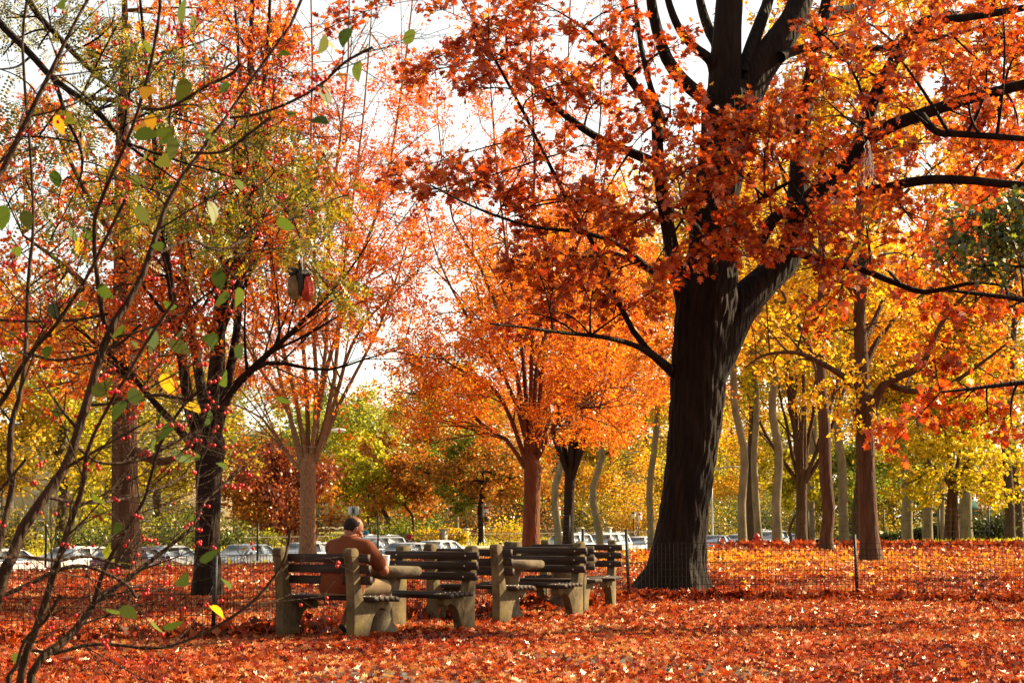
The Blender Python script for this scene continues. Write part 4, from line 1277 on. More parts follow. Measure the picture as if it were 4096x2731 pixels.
# ---- the great oak
def great_oak():
    d = 32.0; s = d / 8000
    def limb(pix, off, y2=False):
        k = len(pix)
        return [(*W(x, y, d + (off if not isinstance(off, tuple) else off[0] + (off[1] - off[0]) * i / (k - 1)) * (i / (k - 1) if not isinstance(off, tuple) else 1)), w * s / 2) for i, (x, y, w) in enumerate(pix)]
    base = G(2700, 2358)
    trunk = limb([(2690, 2375, 232), (2708, 2250, 206), (2735, 2050, 188), (2762, 1850, 192), (2785, 1650, 208), (2798, 1480, 218), (2812, 1330, 222), (2832, 1200, 232), (2850, 1050, 200), (2862, 850, 175), (2895, 620, 185), (2915, 450, 200), (2918, 330, 150)], 0)
    L = []
    L.append(limb([(2905, 420, 160), (2902, 300, 140), (2910, 120, 118), (2920, -40, 108), (2930, -400, 60), (2920, -800, 25)], 0))
    L.append(limb([(2960, 440, 150), (3020, 310, 130), (3090, 200, 128), (3165, 90, 112), (3210, -20, 100), (3300, -300, 60), (3380, -650, 25)], .8))
    L.append(limb([(2975, 300, 70), (3005, 190, 60), (3045, 80, 52), (3075, -10, 46), (3120, -250, 28), (3140, -520, 12)], 1.2))
    L.append(limb([(2870, 470, 80), (2820, 400, 62), (2728, 320, 56), (2660, 220, 50), (2616, 70, 44), (2600, -40, 38), (2570, -300, 22), (2540, -560, 9)], -1.6))
    L.append(limb([(2865, 300, 60), (2840, 240, 46), (2772, 185, 38), (2716, 115, 34), (2672, 0, 28), (2630, -200, 16)], -.8))
    L.append(limb([(2880, 260, 56), (2866, 180, 46), (2836, 120, 44), (2800, 0, 36), (2770, -220, 20), (2750, -420, 9)], 1.0))
    # right side
    L.append(limb([(2840, 1560, 90), (2872, 1400, 175), (2915, 1290, 172), (2980, 1200, 150), (3060, 1120, 130), (3135, 1060, 112), (3180, 960, 104), (3190, 820, 96), (3200, 640, 82), (3214, 450, 70), (3244, 320, 66), (3278, 160, 60), (3310, 0, 54), (3360, -250, 34), (3390, -500, 14)], 1.4))
    L.append(limb([(3150, 1000, 80), (3190, 880, 74), (3262, 768, 70), (3365, 678, 64), (3425, 610, 60), (3525, 522, 56), (3684, 458, 50), (3875, 396, 44), (4096, 338, 40), (4400, 250, 28), (4700, 150, 12)], -1.8))
    L.append(limb([(3425, 610, 54), (3478, 450, 56), (3495, 395, 54), (3557, 274, 50), (3620, 172, 48), (3690, 90, 44), (3790, 78, 36), (3880, 68, 32), (4096, 32, 28), (4350, -40, 12)], -1.0))
    L.append(limb([(3120, 230, 50), (3162, 210, 42), (3300, 180, 36), (3397, 191, 32), (3557, 191, 26), (3748, 153, 20), (3940, 105, 14)], 1.6))
    L.append(limb([(3040, 960, 60), (3110, 862, 44), (3238, 816, 42), (3397, 772, 40), (3525, 758, 42), (3684, 721, 38), (3875, 721, 34), (4096, 742, 30), (4400, 740, 14)], -2.4))
    L.append(limb([(3684, 462, 36), (3748, 528, 28), (3844, 537, 26), (4096, 555, 22), (4300, 580, 10)], (-1.5, -3)))
    L.append(limb([(3060, 1050, 44), (3170, 1010, 36), (3290, 1046, 32), (3441, 1076, 28), (3595, 1138, 24), (3709, 1168, 20), (3901, 1130, 14), (4050, 1150, 8)], -2.2))
    L.append(limb([(3290, 120, 44), (3335, 52, 40), (3400, 36, 34), (3495, 5, 28), (3650, -60, 16)], 1.2))
    # left side
    L.append(limb([(2740, 1250, 64), (2700, 1050, 60), (2655, 820, 54), (2632, 620, 48), (2622, 470, 42), (2568, 384, 36), (2486, 270, 30), (2410, 180, 24), (2330, 110, 14)], -1.4))
    L.append(limb([(2640, 660, 46), (2548, 620, 40), (2420, 566, 34), (2325, 510, 30), (2229, 434, 26), (2133, 330, 20), (2040, 255, 14), (2024, 140, 8)], -1.0))
    L.append(limb([(2722, 1520, 52), (2682, 1478, 44), (2590, 1400, 28), (2490, 1250, 22), (2400, 1020, 19), (2285, 830, 17), (2216, 695, 15), (2146, 555, 13), (2076, 415, 12), (2000, 274, 10), (1929, 147, 8), (1846, 0, 5)], -1.8))
    L.append(limb([(2682, 1478, 36), (2560, 1390, 24), (2420, 1350, 18), (2250, 1330, 14), (2100, 1310, 10), (1960, 1295, 6)], (-.4, -3.0)))
    L.append(limb([(2735, 1140, 44), (2620, 1090, 26), (2480, 980, 20), (2330, 930, 16), (2120, 905, 12), (1900, 830, 9), (1720, 740, 6)], (-.8, -3.2)))
    L.append(limb([(2700, 1130, 40), (2560, 1060, 22), (2440, 1010, 18), (2330, 1030, 14), (2200, 1000, 9)], (-.6, 1.5)))
    L.append(limb([(2640, 560, 34), (2644, 470, 30), (2600, 340, 24), (2560, 160, 20), (2540, -20, 14)], (-1.2, .4)))
    # spray in front of the trunk
    L.append(limb([(2850, 1080, 50), (2820, 980, 30), (2780, 900, 22), (2700, 850, 14), (2600, 800, 8)], (-.6, -3.4)))
    L.append(limb([(2900, 1000, 50), (2950, 900, 30), (3010, 830, 22), (3100, 760, 16), (3220, 700, 8)], (-.6, -3.6)))
    bl_ = []
    def b2(lst, d0, d1, r=.5):
        for q in lst:
            x, y = q[0], q[1]
            bl_.append((*W2(x + rng.uniform(-14, 14), y + rng.uniform(-14, 14), d + rng.uniform(d0, d1)), r))
    b2([(1085, 70), (1170, 50), (1240, 30), (1300, 90), (1380, 40), (1450, 60), (1520, 110), (1190, 170), (1290, 180), (1130, 215), (1240, 260), (1370, 240),
        (1450, 320), (1330, 340), (1200, 370), (1090, 420), (1010, 430), (940, 450), (1300, 440), (1410, 440), (1500, 400), (1180, 500), (1280, 545), (1390, 550),
        (1480, 510), (1220, 620), (1320, 640), (1420, 630), (1190, 735), (1310, 735), (1400, 720), (1470, 690), (1120, 60), (1400, 130), (1340, 150), (1080, 150),
        (1530, 600), (1500, 250), (1560, 330), (1040, 380), (1160, 440), (1240, 470), (1340, 480), (1440, 560), (1260, 700), (1370, 670)], -3.0, .6)
    b2([(1560, 420), (1640, 470), (1720, 430), (1600, 560), (1690, 560), (1770, 510), (1750, 350), (1840, 320), (1850, 420), (1800, 260), (1550, 480), (1620, 400),
        (1690, 490), (1660, 350), (1580, 290), (1730, 300), (1810, 380), (1860, 500)], -4.0, -2.2, .45)
    b2([(1900, 250), (1960, 320), (2050, 220), (2150, 150), (2250, 90), (2310, 190), (2100, 50), (1980, 50), (2200, 250), (2330, 320), (2250, 390), (2080, 400),
        (1950, 450), (1890, 560), (2000, 540), (2110, 500), (2230, 560), (1950, 640), (1900, 690), (2340, 120), (2180, 40), (2040, 130), (2130, 320), (1990, 390),
        (2290, 270), (2180, 450), (2060, 600), (2300, 20), (1900, 120), (1850, 60), (2240, 170)], -3.5, 1.0)
    # the crown above the picture, which shades the ground
    for k in range(24):
        a = rng.uniform(0, 2 * math.pi); rr = 6.5 * math.sqrt(rng.uniform(0, 1)); z = rng.uniform(9.6, 16)
        bl_.append((3.2 + rr * math.cos(a), 32 + rr * math.sin(a) * .9, z - .05 * rr * rr, .8))
    global OAK_BLOBS
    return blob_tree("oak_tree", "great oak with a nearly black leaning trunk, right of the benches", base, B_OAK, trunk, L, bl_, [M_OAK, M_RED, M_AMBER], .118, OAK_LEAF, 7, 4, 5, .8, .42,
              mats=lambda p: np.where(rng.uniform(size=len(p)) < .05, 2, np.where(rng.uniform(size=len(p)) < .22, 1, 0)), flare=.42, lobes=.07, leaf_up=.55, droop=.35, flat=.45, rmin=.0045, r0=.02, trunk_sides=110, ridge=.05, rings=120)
great_oak()

# ---- two brown trunks on the right
def right_ginkgo():
    base = G(3474, 2250); d = base[1]; s = d / 8000
    f = lambda pix, off: [(*W(x, y, d + off * i / (len(pix) - 1)), w * s / 2) for i, (x, y, w) in enumerate(pix)]
    trunk = f([(3485, 2262, 92), (3478, 2150, 76), (3468, 1950, 70), (3462, 1750, 70), (3460, 1650, 78), (3452, 1540, 56), (3444, 1400, 54), (3438, 1250, 48), (3450, 1100, 42), (3440, 850, 34), (3450, 500, 24), (3440, 100, 14)], 0)
    L = [f([(3490, 1640, 44), (3530, 1545, 36), (3600, 1505, 32), (3690, 1455, 28), (3760, 1300, 20), (3860, 1180, 14), (3990, 1060, 7)], -1.2),
         f([(3560, 1540, 26), (3650, 1565, 24), (3780, 1545, 20), (3900, 1470, 15), (4020, 1380, 9)], -1.6),
         f([(3455, 1590, 36), (3380, 1510, 26), (3280, 1450, 22), (3180, 1410, 17), (3060, 1420, 11), (2980, 1470, 6)], -1.4),
         f([(3445, 1500, 30), (3500, 1380, 24), (3545, 1320, 18), (3600, 1250, 10)], 1.0),
         f([(3445, 1380, 30), (3490, 1300, 24), (3560, 1150, 16), (3680, 980, 9)], 1.6),
         f([(3440, 1200, 28), (3340, 1080, 20), (3220, 950, 14), (3130, 820, 8)], 1.2)]
    bl_ = []
    for x, y in [(1740, 720), (1800, 760), (1850, 700), (1900, 760), (1720, 800), (1780, 840), (1840, 830), (1930, 830), (1960, 770), (1700, 700), (1880, 640), (1950, 680), (1990, 860),
                 (2020, 740), (1920, 900), (1860, 900), (2080, 720), (2130, 780), (2200, 740), (2260, 800), (2320, 760), (2180, 640), (2250, 660), (2100, 640), (2300, 880), (2330, 840),
                 (2040, 560), (2140, 540), (1990, 940), (1960, 960), (1820, 620), (2060, 460), (2180, 440), (2280, 500), (1960, 520), (2330, 620), (1760, 640), (1990, 640), (2120, 860)]:
        bl_.append((*W2(x, y, d + rng.uniform(-1.8, 1.8)), .6))
    for k in range(40):
        a = rng.uniform(0, 6.28); rr = 3.8 * math.sqrt(rng.uniform(0, 1))
        bl_.append((base[0] + rr * math.cos(a), base[1] + rr * math.sin(a), rng.uniform(9, 15), .7))
    blob_tree("ginkgo_tree", "yellow leaved tree with the thicker brown trunk, right of the great oak", base, B_GREY, trunk, L, bl_, [M_GINKGO, M_GOLD, M_AMBER], .115, FAN_LEAF, 6, 4, 5, 1.0, .5,
              mats=lambda p: np.where(p[:, 0] > 11.0 + rng.normal(0, 1, len(p)), 2, (rng.uniform(size=len(p)) < .4).astype(int)), leaf_up=.5, droop=.3, flat=.4, rmin=.006, r0=.03)
right_ginkgo()

def right_slim():
    base = G(3310, 2206); d = base[1]; s = d / 8000
    f = lambda pix, off: [(*W(x, y, d + off * i / (len(pix) - 1)), w * s / 2) for i, (x, y, w) in enumerate(pix)]
    trunk = f([(3308, 2216, 60), (3305, 2150, 52), (3315, 2040, 50), (3302, 1900, 50), (3298, 1700, 48), (3285, 1550, 42), (3280, 1430, 44), (3275, 1340, 36), (3290, 1100, 30), (3280, 700, 22), (3300, 200, 12)], 0)
    L = [f([(3290, 800, 24), (3420, 480, 20), (3600, 250, 15), (3820, 80, 9)], 1), f([(3285, 1200, 24), (3450, 950, 18), (3700, 700, 12), (3950, 520, 7)], -1), f([(3285, 1500, 24), (3210, 1330, 18), (3120, 1150, 12), (3040, 1000, 7)], 2), f([(3280, 1350, 24), (3380, 1150, 18), (3480, 900, 12), (3560, 650, 7)], 2),
         f([(3285, 1100, 22), (3180, 850, 16), (3100, 600, 9)], -2), f([(3285, 900, 22), (3420, 600, 14), (3560, 300, 7)], -1)]
    bl_ = []
    for x, y in [(1780, 560), (1850, 540), (1920, 470), (1840, 430), (1900, 350), (1960, 280), (2020, 330), (1880, 240), (1960, 180), (2050, 120), (2120, 230), (2020, 420), (1960, 560), (2090, 330),
                 (2150, 400), (1820, 300), (2200, 320), (2120, 60), (1900, 130), (1980, 60), (1790, 660), (1730, 620), (2200, 150), (2060, 500), (2230, 240), (1700, 760), (1760, 790)]:
        bl_.append((*W2(x, y, d + rng.uniform(-2.5, 2.5)), .9))
    bl_ += fill(2080, 190, 330, 250, 60, d, 3.0, .9) + fill(1850, 330, 160, 160, 14, d, 2.0, .9)
    blob_tree("maple_tree", "slim brown trunked tree with golden leaves, standing left of the thicker brown trunk", base, B_GREY, trunk, L, bl_, [M_GOLD, M_AMBER], .15, OAK_LOW, 7, 5, 6, 1.5, .7,
              mats=lambda p: (rng.uniform(size=len(p)) < .5).astype(int), leaf_up=.45, droop=.3, flat=.3, rmin=.008, r0=.04)
right_slim()

# ---- trees whose trunks stand beyond the right edge of the view
def off_right_oak():
    base = np.array([12.2, 38.0, 0.0]); d = 38.0
    trunk = [(*base - [0, 0, .1], .36), (*base + [0, 0, 2], .31), (*base + [-.1, 0, 5], .28), (*base + [.1, .2, 9], .20), (*base + [0, 0, 14], .08)]
    tr = [tuple(np.atleast_1d(q)) for q in [np.append(base - [0, 0, .1], .36), np.append(base + [0, 0, 2], .31), np.append(base + [-.1, 0, 5], .28), np.append(base + [.1, .2, 9], .2), np.append(base + [0, 0, 14], .08)]]
    bl_ = []
    pts = [(2100, 690), (2180, 720), (2240, 690), (2150, 930), (2090, 960), (2220, 930), (2270, 950), (2310, 900), (2070, 1000), (2330, 700), (2260, 600), (2180, 600), (2290, 540), (2120, 620), (2340, 560), (2330, 960), (2200, 880), (2150, 850),
           (2340, 420), (2250, 460), (2330, 300), (2270, 330), (2340, 180), (2290, 100), (2230, 30), (2330, 40), (2130, 160), (2180, 280)]
    for x, y in pts: bl_.append((*W2(x, y, d + rng.uniform(-1.5, 1.5)), .5))
    for k in range(14):
        a = rng.uniform(0, 6.28); rr = 4.5 * math.sqrt(rng.uniform(0, 1))
        bl_.append((base[0] + rr * math.cos(a), base[1] + rr * math.sin(a), rng.uniform(5, 14), .7))
    L = []
    for (tx, ty, r) in ((2160, 900, .10), (2130, 660, .10), (2200, 300, .11), (2280, 80, .09)):
        e = W2(tx, ty, d - 1); z0 = max(3.0, e[2] - 1.4); q = base + [-.1, 0, z0]
        L.append([np.append(q, r), np.append(q * .6 + e * .4 + [0, 0, .5], r * .7), np.append(e, .02)])
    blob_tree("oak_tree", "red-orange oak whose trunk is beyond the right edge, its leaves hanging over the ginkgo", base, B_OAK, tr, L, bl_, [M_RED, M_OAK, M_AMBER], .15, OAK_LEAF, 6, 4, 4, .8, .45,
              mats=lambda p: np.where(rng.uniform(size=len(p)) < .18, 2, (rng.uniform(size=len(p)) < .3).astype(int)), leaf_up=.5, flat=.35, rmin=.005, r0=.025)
off_right_oak()

def off_right_pin_oak():
    d = 23.0; base = np.array([8.0, 23.4, 0.0])
    tr = [np.append(base - [0, 0, .1], .22), np.append(base + [0, 0, 2], .19), np.append(base + [.05, 0, 4.5], .16), np.append(base + [0, 0, 11], .05)]
    L = []
    for x, y in ((2230, 520), (2260, 610)):
        e = W2(x, y, d); q = base + [0, 0, e[2] - .3]
        L.append([np.append(q, .05), np.append((q + e) / 2 + [0, 0, .12], .03), np.append(e, .008)])
    bl_ = [(*W2(x, y, d + rng.uniform(-.5, .5)), .3) for x, y in [(2200, 560), (2230, 540), (2270, 520), (2310, 500), (2340, 480), (2240, 590), (2290, 580), (2330, 560), (2250, 620), (2300, 620), (2340, 620), (2210, 520), (2320, 540), (2360, 520), (2360, 600), (2280, 550), (2350, 580)]]
    for k in range(25):
        bl_.append((base[0] + rng.normal(0, .9), base[1] + rng.normal(0, .9), rng.uniform(3.2, 8), .4))
    blob_tree("pin_oak_tree", "tree with dark green lobed leaves reaching in from the right edge", base, B_OAK, tr, L, bl_, [M_DKGREEN, M_GREEN], .075, OAK_LOW, 5, 4, 5, .30, .2,
              mats=lambda p: (rng.uniform(size=len(p)) < .18).astype(int), leaf_up=.4, flat=.2, rmin=.003, r0=.012)
off_right_pin_oak()

# ---- honey locust reaching in from the left
def honey_locust():
    d = 13.2; s = d / 8000
    base = np.array([-4.6, 13.8, 0.0])
    f = lambda pix, o0, o1: [(*W(x, y, d + o0 + (o1 - o0) * i / (len(pix) - 1)), w * s / 2) for i, (x, y, w) in enumerate(pix)]
    tr = [np.append(base - [0, 0, .1], .15), np.append(base + [.05, 0, 1.5], .13), np.append(base + [0, 0, 3.2], .11), np.append(base + [.1, 0, 4.6], .07), np.append(base + [.2, 0, 6.2], .03)]
    q = base + [0, 0, 4.0]
    L = [[np.append(q, .07)] + f([(-200, -40, 40), (0, 100, 30), (128, 223, 28), (217, 319, 26), (351, 415, 22), (446, 510, 18), (497, 568, 14), (620, 660, 9), (760, 760, 5)], .3, -.6),
         [np.append(q + [0, 0, .4], .06)] + f([(-60, -140, 34), (147, 57, 26), (255, 172, 24), (370, 287, 20), (490, 385, 14), (640, 450, 9), (860, 520, 5)], .4, .8),
         f([(217, 319, 20), (249, 415, 16), (268, 480, 15), (320, 590, 12), (325, 700, 10), (270, 830, 6), (200, 960, 4)], .0, -.5),
         f([(370, 287, 14), (520, 240, 11), (700, 200, 9), (860, 150, 5)], .6, 1.0),
         f([(497, 568, 12), (700, 640, 9), (900, 700, 7), (1080, 780, 6), (1180, 900, 5), (1210, 1010, 4)], -.6, -.2),
         f([(128, 223, 12), (60, 270, 9), (-60, 280, 6)], .2, -.6)]
    bl_ = []
    for x, y in [(40, 40), (110, 30), (180, 20), (250, 30), (90, 110), (180, 110), (270, 60), (150, 190), (230, 170), (60, 200), (300, 200), (350, 150), (400, 190), (270, 270), (350, 270), (430, 250),
                 (200, 300), (100, 300), (40, 320), (480, 330), (560, 350), (620, 390), (560, 430), (640, 460), (700, 440), (500, 420), (420, 360), (330, 360), (250, 400), (160, 420), (70, 430), (380, 450),
                 (460, 500), (560, 510), (640, 540), (690, 500), (720, 420), (780, 460), (300, 520), (200, 520), (120, 540), (440, 570), (560, 590), (690, 600), (740, 650), (770, 680), (330, 440),
                 (240, 470), (500, 470), (610, 330), (540, 280), (20, 120), (210, 240), (310, 110), (680, 560), (30, 480), (360, 560), (770, 500)]:
        bl_.append((*W2(x, y, d + rng.uniform(-1.1, 1.3)), .16))
    for k in range(25):
        bl_.append((base[0] + rng.normal(0, .8), base[1] + rng.normal(0, .8), rng.uniform(4.4, 7), .3))
    V, F = _pinnate()
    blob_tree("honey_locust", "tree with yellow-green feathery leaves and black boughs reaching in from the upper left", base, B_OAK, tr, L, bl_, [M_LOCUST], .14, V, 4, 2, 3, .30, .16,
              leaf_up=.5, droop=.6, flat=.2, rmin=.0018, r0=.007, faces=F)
honey_locust()

# ---- left background trunk with a sunlit flank
def left_trunk_tree():
    base = G(505, 2285); d = base[1]; s = d / 8000
    f = lambda pix, off: [(*W(x, y, d + off * i / (len(pix) - 1)), w * s / 2) for i, (x, y, w) in enumerate(pix)]
    trunk = f([(508, 2296, 140), (506, 2230, 118), (503, 2100, 110), (500, 1900, 104), (500, 1700, 100), (502, 1500, 96), (498, 1300, 90), (495, 1000, 76), (490, 600, 58), (500, 200, 34), (495, -200, 12)], 0)
    L = [f([(515, 1780, 44), (560, 1815, 40), (640, 1845, 34), (700, 1830, 26), (760, 1780, 16), (830, 1700, 8)], -1.0), f([(490, 1350, 40), (380, 1180, 30), (240, 1050, 20), (90, 940, 10)], 1),
         f([(505, 1250, 40), (640, 1050, 28), (780, 880, 14)], 1.4), f([(495, 1000, 36), (360, 800, 24), (240, 560, 12)], -1.5), f([(492, 800, 36), (640, 600, 22), (760, 380, 10)], -1)]
    bl_ = []
    for x, y in [(60, 560), (140, 600), (210, 660), (60, 690), (130, 740), (220, 780), (300, 740), (350, 800), (280, 860), (180, 860), (70, 800), (330, 640), (380, 900), (300, 600), (30, 900), (240, 560), (100, 500), (180, 470), (360, 690), (10, 600), (20, 760), (120, 680), (160, 540), (260, 660), (20, 460), (300, 500), (250, 400), (120, 380), (40, 330), (200, 300), (90, 820), (240, 850), (160, 800), (330, 760)]:
        bl_.append((*W2(x, y, d + rng.uniform(-2, 2)), .7))
    for k in range(40):
        a = rng.uniform(0, 6.28); rr = 4.5 * math.sqrt(rng.uniform(0, 1))
        bl_.append((base[0] + rr * math.cos(a), base[1] + rr * math.sin(a), rng.uniform(7.5, 14), .7))
    blob_tree("elm_tree", "straight trunk lit along its right flank, left of the dark multi-stemmed zelkova", base, B_GREY, trunk, L, bl_, [M_RED, M_ORANGE], .12, OAK_LOW, 6, 4, 6, 1.2, .6,
              mats=lambda p: (rng.uniform(size=len(p)) < .45).astype(int), leaf_up=.5, flat=.4, rmin=.006, r0=.03)
left_trunk_tree()
# ------------------------------------------------------------------ trees and bushes further off
B_FAR = bark_mat("far_bark", (.035, .020, .012), (.10, .062, .036), 8, 0.3, 0.6)
def kpx(px): return 0.485 - 0.875 * (px - 2048) / 8000
def d_at(px, n): return (EDGE + n) / kpx(px)
def far_tree(name, label, px, d, H, R, cb, mats, tr, nclu=64, per=135, size=.24, lean=0.0, sparse=1.0, shape=.8, group=None, bark=None, fork=None):
    x = gxy(px, d); z = float(ground_z(x, d)); base = np.array([x, d, z])
    t = thing(name, label, "tree", base, 0, group)
    T, TW, LV = Tubes(), Tubes(), Leaves()
    top = base + [lean + rng.normal(0, .2), rng.normal(0, .3), H * .92]
    mid = base + [lean * .35 + rng.normal(0, .12), 0, H * .45]
    wb = lambda a: np.array([rng.normal(0, a), rng.normal(0, a), 0])
    trunk = [np.append(base - [0, 0, .3], tr * 1.1), np.append(base + [lean * .05, 0, H * .1] + wb(.05), tr), np.append(base + [lean * .16, 0, H * .22] + wb(.14), tr * .92), np.append(base + [lean * .26, 0, H * .33] + wb(.20), tr * .84),
             np.append(mid + wb(.22), tr * .74), np.append((mid + top) / 2 + wb(.3), tr * .45), np.append(top, tr * .12)]
    P, Rr = trunk_mesh(T, trunk, 10, .3, .05, 18, px)
    cz = base[2] + (cb + H) / 2; ch = (H - cb) / 2
    u = norm(rng.normal(size=(nclu, 3))) * rng.uniform(.25, 1, (nclu, 1)) ** .45
    C = np.column_stack([mid[0] + lean * .3 + u[:, 0] * R * (1 - .25 * np.maximum(u[:, 2], 0)), d + u[:, 1] * R, cz + u[:, 2] * ch])
    C += rng.normal(0, .16, (nclu, 3)) * R * np.array([1.2, 1.2, .7])
    nodes = P[P[:, 2] > base[2] + max(.8, cb * .55)]; nr = Rr[P[:, 2] > base[2] + max(.8, cb * .55)]
    Ps, Rs = grow_to(TW, nodes, nr, C, np.full(nclu, R * .2), .018, -.03)
    B, BR = spawn(Ps, Rs, 4, .4, 1, 45, R * .32, .1, K=4, rmin=.012)
    TW.add(B, BR, 3)
    p, tg = along(B, int(per * sparse / 4), .1, 1.0, R * .055)
    q, tq = along(Ps, int(per * sparse * .35), .5, 1.0, R * .10)
    p = np.concatenate([p, q]); tg = np.concatenate([tg, tq])
    c = (rng.uniform(size=len(p)) * len(mats)).astype(int) if len(mats) > 1 else np.zeros(len(p), int)
    blend = (np.sin(p[:, 0] * .9 + px) + np.sin(p[:, 2] * 1.1)) > .4
    if len(mats) > 1: c = np.where(rng.uniform(size=len(p)) < .7, blend.astype(int), c)
    for k in range(len(mats)):
        LV.add(p[c == k], size, ELM_LEAF * [1.5, 1, 1], k, up=.5, droop=.3, dirs=tg[c == k])
    finish(t, base, bark or B_FAR, T, TW, LV, mats)
    return t
